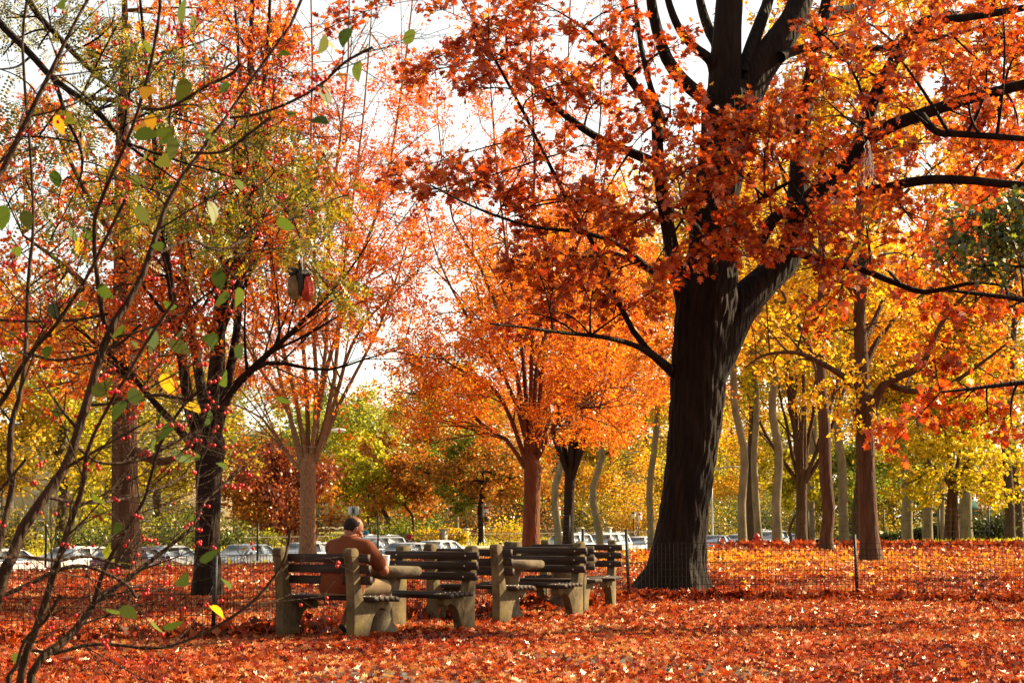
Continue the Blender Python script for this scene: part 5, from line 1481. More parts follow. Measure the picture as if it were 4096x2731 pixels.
FAR = [
 # px, d, H, R, crown bottom, mats, trunk radius, name, label, kwargs
 (-60, 112, 15, 5.0, 1.8, [M_OCHRE, M_GOLD], .28, "street_tree", "ochre tree at the left border beyond the street, behind the leftmost white car", {}),
 (250, 116, 16, 5.5, 1.6, [M_OCHRE, M_LIME], .30, "street_tree", "olive-gold tree beyond the street, above the white hatchback", {}),
 (640, 130, 15, 5.2, 1.2, [M_OCHRE, M_LIME], .28, "street_tree", "yellow-green tree beyond the street, between the sunlit flank trunk and the dark zelkova", {}),
 (440, 150, 17, 6.0, 1.5, [M_OCHRE, M_GREEN], .30, "street_tree", "olive tree in front of the cream house, behind the olive-gold tree", {}),
 (860, 170, 16, 6.0, 1.5, [M_OCHRE, M_GREEN], .30, "street_tree", "dull olive tree behind the dark multi-stemmed zelkova", {}),
 (1080, 136, 6.8, 5.4, 1.2, [M_WINE, M_BRONZE], .20, "plum_tree", "low burgundy tree behind the iron fence, left of the seated man's head", dict(per=150)),
 (1230, 196, 15, 7.0, 2.0, [M_SOFTGREEN, M_GREEN], .30, "street_tree", "big green tree behind the burgundy tree", dict(per=140, size=.3)),
 (1440, 176, 13, 6.5, 2.2, [M_SOFTGREEN, M_LIME], .30, "street_tree", "large light green tree in the gap between the two middle zelkovas", dict(per=150, size=.26)),
 (1478, 144, 6.8, 2.3, 1.6, [M_LIME, M_SOFTGREEN], .08, "young_tree", "small lime green tree just right above the seated man's head", dict(nclu=34)),
 (1640, 186, 13, 6.0, 2.0, [M_LIME, M_GOLD], .28, "street_tree", "pale yellow-green tree behind the orange-brown ones", dict(size=.28)),
 (1560, 158, 7.6, 4.0, 2.2, [M_BRONZE, M_AMBER], .22, "street_tree", "orange-brown tree with a leaning dark trunk beyond the iron fence", dict(lean=-1.2)),
 (1655, 143, 6.5, 2.6, 2.6, [M_BRONZE], .11, "young_tree", "thin trunked sparse orange-brown tree behind the white sedan", dict(sparse=.5, bark=B_GREY)),
 (1824, 160, 14, 5.0, 6.5, [M_OCHRE, M_BRONZE], .24, "plane_tree", "pale trunked tree between the two stone gate pillars", dict(bark=B_PLANE)),
 (1922, 138, 7.6, 4.0, 3.0, [M_BRONZE, M_GREEN], .20, "street_tree", "vase shaped bronze-green tree left of the yellow signal box", dict(bark=B_ZELD, lean=.2)),
 (2000, 200, 14, 7.0, 2.0, [M_OCHRE, M_BRONZE], .3, "street_tree", "ochre tree in front of the grey stone building", {}),
 (2130, 182, 8.0, 4.0, 1.0, [M_BRONZE, M_OCHRE], .2, "street_tree", "low brownish tree behind the rust coloured trunk", {}),
 (2300, 196, 14, 6.5, 1.8, [M_OCHRE, M_LIME], .3, "street_tree", "yellowish tree behind the slimmer zelkova", {}),
 (2450, 190, 12, 5.0, 1.6, [M_GOLD, M_OCHRE], .25, "street_tree", "gold tree above the white wagon", {}),
 (2590, 205, 15, 6.5, 1.5, [M_OCHRE, M_LIME], .3, "street_tree", "yellow-green tree left of the great oak's trunk, far beyond the street", {}),
 (2760, 215, 17, 7.0, 1.5, [M_GOLD, M_LIME], .3, "street_tree", "bright yellow tree just right of the great oak's trunk, far beyond the street", dict(size=.28)),
 (2920, 225, 17, 7.0, 1.5, [M_GOLD, M_OCHRE], .3, "street_tree", "yellow tree behind the tall street light", dict(size=.28)),
 (3090, 232, 16, 7.0, 1.5, [M_OCHRE, M_LIME], .3, "street_tree", "ochre tree behind the three plane trunks on the right", dict(size=.28)),
 (3260, 215, 15, 7.0, 1.2, [M_LIME, M_OCHRE], .3, "street_tree", "lime tree behind the vase shaped tree with reddish stems", dict(size=.28)),
 (3400, 150, 9, 5.0, .5, [M_GREEN, M_OCHRE], .2, "broad_bush_tree", "dark green bushy tree between the two brown trunks", dict(per=140)),
 (3640, 158, 10, 5.5, .5, [M_GREEN, M_OCHRE], .2, "broad_bush_tree", "dark green bushy tree right of the thicker brown trunk", dict(per=140)),
 (3560, 220, 17, 7.0, 1.5, [M_BRONZE, M_OCHRE], .3, "street_tree", "bronze tree high behind the dark green bushy trees", dict(size=.3)),
 (3880, 170, 15, 6.5, 2.0, [M_OCHRE, M_LIME], .3, "street_tree", "ochre tree behind the yellow-green ginkgo", dict(size=.26)),
 (4110, 140, 13, 5.0, 1.0, [M_AMBER, M_OCHRE], .25, "street_tree", "amber tree at the right border behind the two dark leaning trunks", dict(size=.24)),
 # park side of the street
 (2240, 85, 17, 4.5, 8.5, [M_ORANGE, M_AMBER], .165, "plane_tree", "pale grey trunk left of the slimmer zelkova, in front of a white car", dict(bark=B_PLANE, size=.16)),
 (2392, 88, 17, 4.0, 8.0, [M_ORANGE, M_GOLD], .165, "plane_tree", "pale trunk standing in front of the white wagon", dict(bark=B_PLANE, lean=-.5, size=.16)),
 (2592, 92, 18, 4.5, 8.0, [M_AMBER, M_GOLD], .17, "plane_tree", "pale forked plane trunk just left of the great oak", dict(bark=B_PLANE, lean=.6, size=.16)),
 (2968, 82, 18, 5.0, 6.5, [M_GOLD, M_LIME], .18, "plane_tree", "leftmost of the plane trunks right of the great oak, leaning a little left", dict(bark=B_PLANE, lean=-.8, size=.16)),
 (3036, 86, 18, 4.5, 7.5, [M_GOLD, M_LIME], .16, "plane_tree", "slender plane trunk second to the right of the great oak", dict(bark=B_PLANE, lean=-.3, size=.16)),
 (3108, 84, 18, 4.5, 7.5, [M_GOLD, M_LIME], .20, "plane_tree", "plane trunk with a dark patched foot, left of the vase shaped tree", dict(bark=B_PLANE, lean=-.4, size=.16)),
 (3156, 92, 5.2, 1.1, 2.2, [M_LIME], .075, "young_tree", "young tree with a small lime crown among the plane trunks", dict(nclu=24, bark=B_GREY, size=.16)),
 (3236, 98, 16, 4.5, 7.0, [M_LIME, M_GOLD], .23, "plane_tree", "grey trunk directly behind the vase shaped tree with reddish stems", dict(bark=B_PLANE, size=.18)),
 (3372, 96, 18, 5.0, 7.0, [M_AMBER, M_GOLD], .24, "plane_tree", "pale trunk half hidden behind the slim brown trunk", dict(bark=B_PLANE, lean=-.5, size=.18)),
 (3626, 114, 16, 5.0, 6.0, [M_LIME, M_OCHRE], .33, "plane_tree", "thick pale trunk above the hedge, left of the yellow-green ginkgo", dict(bark=B_PLANE, lean=-.6, size=.2)),
 (3702, 108, 17, 4.5, 6.5, [M_OCHRE, M_GOLD], .27, "plane_tree", "brownish trunk standing before the hedge, left of the ginkgo's twin stems", dict(bark=B_PLANE, size=.2)),
 (3762, 112, 16, 4.5, 6.5, [M_LIME, M_GOLD], .22, "plane_tree", "narrow pale trunk touching the ginkgo's twin stems on the left", dict(bark=B_PLANE, size=.2)),
 (3858, 113, 17, 4.8, 6.5, [M_LIME, M_OCHRE], .36, "plane_tree", "thick grey trunk right behind the yellow-green ginkgo", dict(bark=B_PLANE, size=.2)),
 (4030, 104, 19, 4.0, 11.0, [M_BRONZE, M_AMBER], .26, "elm_tree", "dark brown trunk near the right border, leaning right", dict(lean=.8, size=.2, sparse=.6)),
 (4068, 110, 19, 4.0, 11.0, [M_AMBER, M_OCHRE], .22, "elm_tree", "second dark trunk near the right border, crossing the first", dict(lean=-.9, size=.2, sparse=.6)),
 (3000, 104, 20, 6.0, 8.0, [M_GOLD, M_AMBER], .2, "tall_tree", "tall golden tree whose crown fills the gap right of the great oak's fork", dict(size=.2, per=90)),
 (3420, 106, 21, 6.5, 8.0, [M_AMBER, M_GOLD], .22, "tall_tree", "tall amber tree rising behind both brown trunks", dict(size=.2, per=100)),
 (3800, 128, 21, 6.5, 8.0, [M_GOLD, M_AMBER], .22, "tall_tree", "tall golden tree rising above the yellow-green ginkgo", dict(size=.2, per=100)),
 (4150, 88, 19, 4.5, 11.0, [M_AMBER, M_ORANGE], .22, "tall_tree", "tall amber tree at the upper right border", dict(size=.18, per=95)),
]
for px, d, H, R, cb, mats_, tr, name, label, kw in FAR:
    far_tree(name, label, px, d, H, R, cb, mats_, tr, **kw)

# unseen trees added behind the viewpoint to cut sky light on facing surfaces
for k, (bx, by, hh) in enumerate(((-16, -6, 15), (-8, -11, 16), (1, -9, 15), (10, -12, 16), (-22, 4, 14), (18, -10, 15))):
    far_tree("elm_tree", ("broad brown tree added behind the viewpoint to block sky light, far left", "broad brown tree added behind the viewpoint to block sky light, left of the middle", "broad brown tree added straight behind the viewpoint to block sky light", "broad brown tree added behind the viewpoint to block sky light, right of the middle",
             "broad brown tree added beside the viewpoint on the left to block sky light", "broad brown tree added behind the viewpoint to block sky light, far right")[k], 2048 + 8000 * bx / by, by, hh, 5.5, 1.2, [M_BRONZE], .3, nclu=50, per=60, size=.5)

# yellow-green ginkgo with twin stems
def twin_ginkgo():
    d = 98.0; x = gxy(3812, d); base = np.array([x, d, float(ground_z(x, d))]); s = d / 8000
    f = lambda pix: [(*W(a, b, d + rng.normal(0, .2)), w * s / 2) for a, b, w in pix]
    L = [f([(3790, 2185, 34), (3796, 2060, 30), (3806, 1960, 26), (3800, 1850, 18), (3780, 1720, 9)]), f([(3826, 2185, 32), (3822, 2060, 28), (3818, 1960, 26), (3830, 1860, 16), (3850, 1740, 8)]),
         f([(3815, 1975, 20), (3860, 1945, 14), (3930, 1925, 9), (3990, 1915, 5)]), f([(3810, 1960, 18), (3770, 1900, 12), (3720, 1850, 7)]), f([(3812, 1940, 18), (3870, 1850, 10), (3900, 1780, 6)])]
    bl_ = []
    for k in range(75):
        a = rng.uniform(0, 6.28); e = rng.uniform(0, 1)
        zz = 2.1 + 6.2 * e; rr = 4.4 * math.sqrt(rng.uniform(.05, 1)) * (1 - .75 * max(0, e - .25)) * (.75 + .25 * min(1, e * 4))
        bl_.append((x + rr * math.cos(a), d + rr * math.sin(a), base[2] + zz, .5))
    t = thing("ginkgo_tree", "yellow-green ginkgo with a twin stem and a broad cone crown, before the hedge", "tree", base)
    T, TW, LV = Tubes(), Tubes(), Leaves()
    nodes, nr = [], []
    for pts in L:
        P, R = taper(pts, 14); T.add(P, R, 9); nodes.append(P[5:]); nr.append(R[5:])
    bl_ = np.array(bl_)
    Ps, Rs = grow_to(TW, np.concatenate(nodes), np.concatenate(nr), bl_[:, :3], bl_[:, 3], .02, .02)
    leafy(TW, LV, Ps, Rs, 6, 1.3, 3, .6, 8, .16, FAN_LEAF, .02, 50, 45, 0, .6, .1, .5, .05, .3, (3, 3), .5, .008,
          lambda p: (rng.uniform(size=len(p)) < .45).astype(int))
    finish(t, base, B_GREY, T, TW, LV, [M_LIME, M_GINKGO])
twin_ginkgo()

def bush(label, px, d, w, h, mats_, n=1500, size=.16, name="bush"):
    x = gxy(px, d); base = np.array([x, d, float(ground_z(x, d))])
    t = thing(name, label, "bush", base)
    TW, LV = Tubes(), Leaves()
    k = 26
    a = rng.uniform(0, 6.28, k); r = np.sqrt(rng.uniform(0, 1, k))
    e = np.column_stack([base[0] + np.cos(a) * r * w / 2, d + np.sin(a) * r * w / 2, base[2] + h * (1 - .5 * r ** 2) * rng.uniform(.75, 1, k)])
    s = np.linspace(0, 1, 5)[None, :, None]
    st_ = np.column_stack([base[0] + rng.normal(0, .1, k), d + rng.normal(0, .1, k), np.full(k, base[2] - .05)])
    P = st_[:, None] + (e - st_)[:, None] * s
    TW.add(P, np.broadcast_to(np.linspace(.02, .006, 5), (k, 5)), 4)
    n = int(n * max(1, w * h / 9)); p, tg = along(P, n // k, .15, 1.0, w * .09)
    p[:, 2] = np.maximum(p[:, 2], base[2] + .02)
    c = (rng.uniform(size=len(p)) * len(mats_)).astype(int)
    for q in range(len(mats_)): LV.add(p[c == q], size, ELM_LEAF * [1.5, 1, 1], q, up=.45, droop=.2, dirs=tg[c == q])
    TW.build("stems", B_ZELD, t, base); LV.build("foliage", mats_, t, base)
for lab, px, d, w, h, mm in (
    ("dark green rounded bush behind the iron fence, left of the thin orange-brown tree", 1612, 147, 4.0, 2.1, [M_GREEN]),
    ("taller dark green bush right of the thin orange-brown tree", 1716, 150, 4.6, 2.9, [M_GREEN, M_DKGREEN]),
    ("bright yellow bush low behind the iron fence, left of the first stone pillar", 1722, 141.5, 3.6, 1.1, [M_LIME, M_GOLD]),
    ("yellow bush between the two stone pillars", 1820, 142, 2.0, 1.2, [M_LIME, M_GOLD]),
    ("green bush beside the low bench of the turquoise person", 1512, 143, 2.6, 1.5, [M_GREEN]),
    ("dark green bush low behind the silver sedan", 905, 124, 5.5, 1.5, [M_DKGREEN, M_GREEN]),
    ("small yellow-green bush under the burgundy tree", 1075, 125, 2.4, 1.0, [M_LIME, M_GREEN]),
    ("pale leaved bush behind the iron fence, right of the yellow signal box", 2030, 153, 5.0, 1.7, [M_LIME, M_GOLD]),
    ("dark bush left of the sunlit flank trunk, behind the white hatchback", 380, 108, 5.0, 1.6, [M_DKGREEN, M_GREEN]),
    ("dark bush above the silver sedan, right of the sunlit flank trunk", 690, 116, 5.5, 1.7, [M_DKGREEN, M_GREEN]),
    ("round dark bush at the hedge's right end", 3985, 106, 2.6, 1.7, [M_DKGREEN]),
    ("ochre thicket behind the cars at the far left", 60, 112, 6.0, 2.6, [M_OCHRE, M_DKGREEN]),
    ("olive thicket behind the dark red car", 520, 118, 6.0, 2.8, [M_OCHRE, M_GREEN]),
    ("olive thicket seen left of the dark zelkova's trunk", 770, 124, 5.0, 3.0, [M_OCHRE, M_DKGREEN]),
    ("brown-green thicket under the burgundy tree's right side", 1190, 142, 6.0, 3.0, [M_OCHRE, M_DKGREEN]),
    ("russet thicket under the orange-brown tree", 1575, 165, 7.0, 3.4, [M_BRONZE, M_DKGREEN]),
    ("dark thicket under the pale trunked tree between the pillars", 1880, 172, 8.0, 3.8, [M_DKGREEN, M_BRONZE]),
    ("dark thicket behind the rust coloured trunk", 2110, 178, 8.0, 4.0, [M_BRONZE, M_DKGREEN]),
    ("golden brown thicket behind the white sport utility car", 2310, 182, 8.5, 4.4, [M_OCHRE, M_DKGREEN]),
    ("golden thicket behind the white wagon and the silver-white sedan", 2510, 186, 9.0, 4.4, [M_OCHRE, M_GOLD]),
    ("dark green thicket right of the great oak behind the black sedan", 2830, 182, 9.0, 3.6, [M_DKGREEN, M_OCHRE]),
    ("dark green thicket behind the plane trunks", 3010, 190, 9.5, 4.0, [M_DKGREEN, M_GREEN]),
    ("dark green thicket behind the vase shaped tree", 3200, 190, 9.5, 4.4, [M_DKGREEN, M_OCHRE])):
    bush(lab, px, d, w, h, mm)
def hedge():
    d = 117.5; x0, x1 = gxy(3330, d), gxy(3960, d)
    base = np.array([(x0 + x1) / 2, d, 0])
    t = thing("hedge", "long dark clipped hedge behind the trunks on the right", "hedge", (base[0], d, float(ground_z(base[0], d))))
    off = np.array([base[0], d, float(ground_z(base[0], d))])
    LV = Leaves(); n = 9000
    x = rng.uniform(x0, x1, n); y = d + rng.uniform(-.6, .6, n); g = ground_z(x, y)
    z = g + rng.uniform(0, 1.0, n) ** .7 * (1.55 + .12 * np.sin(x * 1.3))
    LV.add(np.column_stack([x, y, z]), .2, ELM_LEAF * [1.6, 1, 1], 0, up=.4)
    LV.build("foliage", [M_DKGREEN], t, off)
    TW = Tubes(); k = 90; xs = np.linspace(x0, x1, k)
    P = np.stack([np.column_stack([xs, np.full(k, d), ground_z(xs, np.full(k, d)) - .05]), np.column_stack([xs + rng.normal(0, .1, k), d + rng.normal(0, .2, k), ground_z(xs, np.full(k, d)) + 1.3])], 1)
    TW.add(P, np.full((k, 2), .03), 4); TW.build("stems", B_ZELD, t, off)
hedge()

# ------------------------------------------------------------------ iron fence with stone pillars across the street
def iron_fence():
    n0 = 43.0
    def at_px(px):
        d = d_at(px, n0); return np.array([gxy(px, d), d])
    a, b = at_px(980), at_px(2780)
    z0 = lambda p: float(ground_z(p[0], p[1]))
    t = thing("iron_fence", "low iron picket fence with pale stone pillars across the street", "fence", (*a, z0(a)))
    off = np.array([*a, z0(a)])
    L = np.linalg.norm(b - a); n = int(L / .16)
    u = np.linspace(0, 1, n)[:, None]; p = a + (b - a) * u
    g = ground_z(p[:, 0], p[:, 1])
    lo = np.column_stack([p, g + .03]); hi = np.column_stack([p, g + .86])
    T = Tubes(); T.add(np.stack([lo, hi], 1), np.full((n, 2), .013), 4)
    for h in (.14, .74): 
        q = np.column_stack([p[::12], g[::12] + h]); T.add(q, np.full(len(q), .02), 4)
    T.build("pickets", IRON, t, off, smooth=False)
    for px in (1775, 1861, 2318, 2432):
        c = at_px(px); m = MB(); m.bevbox((0, 0, .52), (.40, .40, 1.04), .02); m.bevbox((0, 0, 1.10), (.50, .50, .12), .03); m.bevbox((0, 0, .07), (.48, .48, .14), .02)
        o = m.build("pillar", SIDE, t); o.location = (c[0] - off[0], c[1] - off[1], z0(c) - off[2]); o.rotation_euler = (0, 0, -.5)
IRON = mat("painted_iron", (.09, .065, .035), 0.45, 0.3)
iron_fence()

# ------------------------------------------------------------------ buildings far behind the trees
def building(label, name, cx, cy, w, dpt, h, rz, wall, trim, rows, cols, roof, roofc, wn=(1.1, 1.7)):
    z = float(ground_z(cx, cy)) - .2
    t = thing(name, label, "building", (cx, cy, z), rz)
    m = MB(); m.box((0, 0, h / 2), (w, dpt, h)); m.box((0, 0, .3), (w + .12, dpt + .12, .6)); m.build("wall", wall, t)
    m = MB(); m.box((0, 0, h + .15), (w + .7, dpt + .7, .3)); m.box((0, 0, h - .35), (w + .3, dpt + .3, .25))
    m.build("cornice", trim, t)
    m = MB()
    if roof == 'hip':
        a, b, k = w / 2 + .5, dpt / 2 + .5, .35
        m.add(np.array([(-a, -b, h + .302), (a, -b, h + .302), (a, b, h + .302), (-a, b, h + .302), (-a * k, 0, h + 2.6), (a * k, 0, h + 2.6)]),
              [(3, 2, 1, 0), (0, 1, 5, 4), (2, 3, 4, 5), (1, 2, 5), (3, 0, 4)])
    else:
        m.box((0, 0, h + .45), (w - .6, dpt - .6, .3)); m.box((0, 0, h + .9), (w * .3, dpt * .3, .6))
    m.build("roof", roofc, t)
    for r in range(rows):
        for c in range(cols):
            x = (c - (cols - 1) / 2) * w / cols; zz = 1.3 + wn[1] / 2 + r * (h - 1.0) / rows
            m = MB(); 
            for sx in (-1, 1): m.box((sx * (wn[0] / 2 + .06), 0, 0), (.12, .16, wn[1] + .24))
            m.box((0, 0, wn[1] / 2 + .06), (wn[0], .16, .12)); m.box((0, 0, -wn[1] / 2 - .08), (wn[0] + .1, .22, .14)); m.box((0, .02, 0), (wn[0], .08, .06))
            f = m.build("window", trim, t); f.location = (x, -dpt / 2 - .02, zz)
            m = MB(); m.box((0, .05, 0), (wn[0], .03, wn[1])); m.build("pane", GLASS_D, f)
    m = MB(); m.box((0, 0, 1.1), (1.2, .12, 2.2)); dd = m.build("door", DOOR_M, t); dd.location = (w / cols * .5, -dpt / 2 - .04, 0.6)
    return t
GLASS_D = mat("window_glass", (.03, .035, .04), 0.08, 0, spec=0.8)
DOOR_M = mat("door_paint", (.06, .09, .06), 0.5)
CREAM = mat("cream_render", (.36, .29, .19), 0.85, 0, (.44, .36, .25), 1.2, 0.1, 0.2)
GREYST = mat("grey_stone", (.20, .20, .19), 0.85, 0, (.31, .30, .28), 1.5, 0.4, 0.2)
WHITE = mat("white_trim", (.62, .58, .50), 0.6)
SLATE = mat("slate_roof", (.07, .065, .06), 0.7, 0, (.11, .10, .09), 3)
GREENR = mat("green_roof", (.02, .10, .055), 0.5)
building("cream house with white framed windows behind the trees on the left", "house", gxy(420, 205), 205, 24, 12, 9.5, .35, CREAM, WHITE, 3, 7, 'hip', SLATE)
building("long cream apartment house behind the burgundy and green trees", "apartment_house", gxy(1180, 222), 222, 26, 12, 8.5, .25, CREAM, WHITE, 2, 8, 'hip', SLATE)
building("grey stone building glimpsed between the gate pillars and the yellow signal box", "stone_building", gxy(1930, 232), 232, 26, 12, 9, .1, GREYST, WHITE, 3, 7, 'flat', SLATE)
building("cream house almost hidden behind the yellow trees right of the great oak", "house", gxy(2800, 262), 262, 28, 12, 10, -.1, CREAM, WHITE, 3, 8, 'hip', SLATE)
def pavilion():
    d = 152.0; x = gxy(3872, d); z = float(ground_z(x, d))
    t = thing("pavilion", "small cream pavilion with a green roof edge behind the hedge on the right", "pavilion", (x, d, z), -.1)
    m = MB(); m.box((0, 0, .5), (4.4, 3.4, 1.0)); m.build("base_wall", CREAM, t)
    for px_ in (-2.0, -1.2, -.4, .4, 1.2, 2.0):
        m = MB(); m.bevbox((px_, -1.55, 1.9), (.18, .18, 1.8), .02); m.build("post", WHITE, t)
    m = MB(); m.box((0, .2, 1.9), (4.0, 2.4, 1.78)); m.build("inner_wall", DOOR_M, t)
    m = MB(); m.box((0, 0, 2.92), (5.2, 4.2, .24)); m.add(np.array([(-2.6, -2.1, 3.042), (2.6, -2.1, 3.042), (2.6, 2.1, 3.042), (-2.6, 2.1, 3.042), (0, 0, 4.1)]), [(3, 2, 1, 0), (0, 1, 4), (1, 2, 4), (2, 3, 4), (3, 0, 4)])
    m.build("roof", GREENR, t)
pavilion()

# ------------------------------------------------------------------ parked cars
GLASS = mat("car_glass", (.06, .07, .08), 0.06, 0, spec=1.0, coat=1.0)
TYRE = mat("tyre_rubber", (.015, .014, .013), 0.8)
RIM = mat("alloy_rim", (.45, .44, .42), 0.3, 0.9)
LAMPG = mat("headlight_glass", (.60, .60, .58), 0.1, 0.3, coat=1.0)
TAIL = mat("tail_light_red", (.35, .01, .01), 0.2, coat=1.0)
GRILLE = mat("dark_grille", (.02, .02, .02), 0.5)
_paint = {}
def paint(c):
    if c not in _paint: _paint[c] = mat("car_paint", c, 0.25, .15, spec=.6, coat=1.0)
    return _paint[c]
CARS = {
 # body profile x along the car (front +), z ; greenhouse
 'sedan': dict(L=4.5, W=1.78, prof=[(2.25, .42), (2.24, .62), (2.05, .74), (1.2, .90), (.9, .94), (-1.35, .98), (-2.0, .97), (-2.24, .86), (-2.25, .45)],
               gh=[(1.15, .90), (.42, 1.40), (.0, 1.45), (-.75, 1.43), (-1.15, 1.33), (-1.75, .97)]),
 'suv': dict(L=4.6, W=1.86, prof=[(2.3, .48), (2.29, .80), (2.1, .98), (1.25, 1.08), (.95, 1.10), (-1.9, 1.12), (-2.25, 1.08), (-2.3, .55)],
             gh=[(1.15, 1.06), (.55, 1.62), (.1, 1.72), (-1.6, 1.70), (-1.95, 1.62), (-2.22, 1.10)]),
 'hatch': dict(L=4.1, W=1.74, prof=[(2.05, .42), (2.04, .66), (1.88, .80), (1.15, .96), (.9, .98), (-1.7, 1.02), (-2.02, .98), (-2.05, .48)],
               gh=[(1.1, .94), (.42, 1.42), (.0, 1.49), (-1.2, 1.46), (-1.6, 1.36), (-1.98, 1.0)]),
}
def make_car(kind, label, col, px, n, back=False):
    k = CARS[kind]; d = d_at(px, n); x = gxy(px, d); z = float(ground_z(x, d)) + .02
    ang = math.atan2(-U_ST[1], -U_ST[0]) + (math.pi if back else 0)
    t = thing("parked_car", label, "car", (x, d, z), ang, "cars parked along the far kerb")
    w = k['W'] / 2; P = k['prof']; zb = .20
    body = [(P[0][0], zb)] + P + [(P[-1][0], zb)]
    lay = [(-1, .86), (-.985, .95), (-.93, .99), (-.7, 1.0), (.7, 1.0), (.93, .99), (.985, .95), (1, .86)]
    v = []; kk = len(body)
    zc = .62
    for yy, sc in lay:
        for (a, b) in body: v.append((a * (1 - (1 - sc) * .18), yy * w, zc + (b - zc) * (1 - (1 - sc) * .9)))
    fs = [tuple(range(kk - 1, -1, -1)), tuple(range((len(lay) - 1) * kk, len(lay) * kk))]
    for i in range(len(lay) - 1):
        for j in range(kk): fs.append((i * kk + j, i * kk + (j + 1) % kk, (i + 1) * kk + (j + 1) % kk, (i + 1) * kk + j))
    m = MB(); m.add(np.array(v), fs)
    gh = k['gh']; g = len(gh)
    wt = lambda zz: w * (.93 - .22 * (zz - gh[0][1]) / (gh[2][1] - gh[0][1]))
    v = [(a, -wt(b), b) for a, b in gh] + [(a, wt(b), b) for a, b in gh]
    m.add(np.array(v), [tuple(range(g - 1, -1, -1)), tuple(range(g, 2 * g))] + [(i, (i + 1) % g, g + (i + 1) % g, g + i) for i in range(g)])
    pm = paint(col)
    m.build("body", pm, t)
    def quad(name, pts, mm):
        mb = MB(); c = np.array(pts, float); nn = np.cross(c[1] - c[0], c[-1] - c[0]); nn /= np.linalg.norm(nn)
        if np.dot(nn, c.mean(0) - np.array([-.3, 0, .9])) < 0: nn = -nn
        q = len(c); mb.add(np.concatenate([c + nn * .012, c - nn * .01]), [tuple(range(q)), tuple(range(2 * q - 1, q - 1, -1))] + [(i, (i + 1) % q, q + (i + 1) % q, q + i) for i in range(q)])
        return mb.build(name, mm, t)
    def mixp(a, b, u): return (a[0] + (b[0] - a[0]) * u, a[1] + (b[1] - a[1]) * u)
    a, b = mixp(gh[0], gh[1], .08), mixp(gh[0], gh[1], .95)
    quad("windshield", [(a[0], -wt(a[1]) * .93, a[1]), (a[0], wt(a[1]) * .93, a[1]), (b[0], wt(b[1]) * .92, b[1]), (b[0], -wt(b[1]) * .92, b[1])], GLASS)
    a, b = mixp(gh[-1], gh[-2], .12), mixp(gh[-1], gh[-2], .92)
    quad("rear_window", [(a[0], -wt(a[1]) * .9, a[1]), (a[0], wt(a[1]) * .9, a[1]), (b[0], wt(b[1]) * .88, b[1]), (b[0], -wt(b[1]) * .88, b[1])], GLASS)
    zlo, zhi = gh[0][1] + .07, gh[2][1] - .10
    fx = lambda zz: gh[0][0] + (gh[1][0] - gh[0][0]) * (zz - gh[0][1]) / (gh[1][1] - gh[0][1])
    bx = lambda zz: gh[-1][0] + (gh[-2][0] - gh[-1][0]) * (zz - gh[-1][1]) / (gh[-2][1] - gh[-1][1])
    mid = -.38
    for s in (-1, 1):
        quad("side_window", [(fx(zlo) - .12, s * wt(zlo), zlo), (mid + .05, s * wt(zlo), zlo), (mid + .05, s * wt(zhi), zhi), (min(fx(zhi), gh[1][0]) - .10, s * wt(zhi), zhi)], GLASS)
        quad("side_window", [(mid - .05, s * wt(zlo), zlo), (bx(zlo) + .22, s * wt(zlo), zlo), (bx(zhi) + .14, s * wt(zhi), zhi), (mid - .05, s * wt(zhi), zhi)], GLASS)
        mb = MB(); mb.sphere((fx(zlo) - .22, s * (w + .09), zlo + .06), (.07, .10, .07), 6); mb.box((fx(zlo) - .2, s * (w + .0), zlo + .0), (.05, .14, .04)); mb.build("mirror", pm, t)
        mb = MB(); zz = P[1][1]; mb.sphere((P[1][0] - .12, s * w * .70, zz + .0), (.17, .20, .08), 7); mb.build("headlight", LAMPG, t)
        mb = MB(); mb.sphere((P[-2][0] + .05, s * w * .78, P[-2][1] - .12), (.08, .15, .12), 7); mb.build("tail_light", TAIL, t)
        for xx in (k['L'] * .30, -k['L'] * .30):
            mb = MB(); rr = .33
            ring = [(rr * .62, -.10), (rr * .95, -.11), (rr, -.07), (rr, .07), (rr * .95, .11), (rr * .62, .10)]
            vv = []; nq = 20
            for r_, y_ in ring:
                for q in range(nq): vv.append((r_ * math.cos(6.2832 * q / nq), y_, r_ * math.sin(6.2832 * q / nq)))
            ff = [(i * nq + q, i * nq + (q + 1) % nq, (i + 1) * nq + (q + 1) % nq, (i + 1) * nq + q) for i in range(5) for q in range(nq)] + [tuple(range(nq)), tuple(range(6 * nq - 1, 5 * nq - 1, -1))]
            mb.add(np.array(vv), ff)
            wh = mb.build("wheel", TYRE, t, True); wh.location = (xx, s * (w - .075), .33)
            mb = MB(); nq = 10
            vv = [(.20 * math.cos(6.2832 * q / nq), s * .118, .20 * math.sin(6.2832 * q / nq)) for q in range(nq)] + [(.19 * math.cos(6.2832 * q / nq), s * .10, .19 * math.sin(6.2832 * q / nq)) for q in range(nq)]
            mb.add(np.array(vv), [tuple(range(nq)), tuple(range(2 * nq - 1, nq - 1, -1))] + [(q, (q + 1) % nq, nq + (q + 1) % nq, nq + q) for q in range(nq)])
            mb.build("rim", RIM, wh)
    mb = MB(); mb.bevbox((P[0][0] + .005, 0, .56), (.03, w * .95, .16), .01); mb.build("grille", GRILLE, t)
    if kind == 'suv':
        for s in (-1, 1):
            mb = MB(); mb.tube([(.1, s * w * .66, gh[2][1] + .04), (-.8, s * w * .66, gh[2][1] + .06), (-1.6, s * w * .66, gh[3][1] + .04)], [.02] * 3, 6); mb.build("roof_rail", RIM, t)
    return t
WHT, SIL, GRY, DRK, PINK, RED = (.72, .70, .67), (.40, .40, .40), (.20, .20, .21), (.035, .035, .04), (.60, .52, .50), (.16, .015, .015)
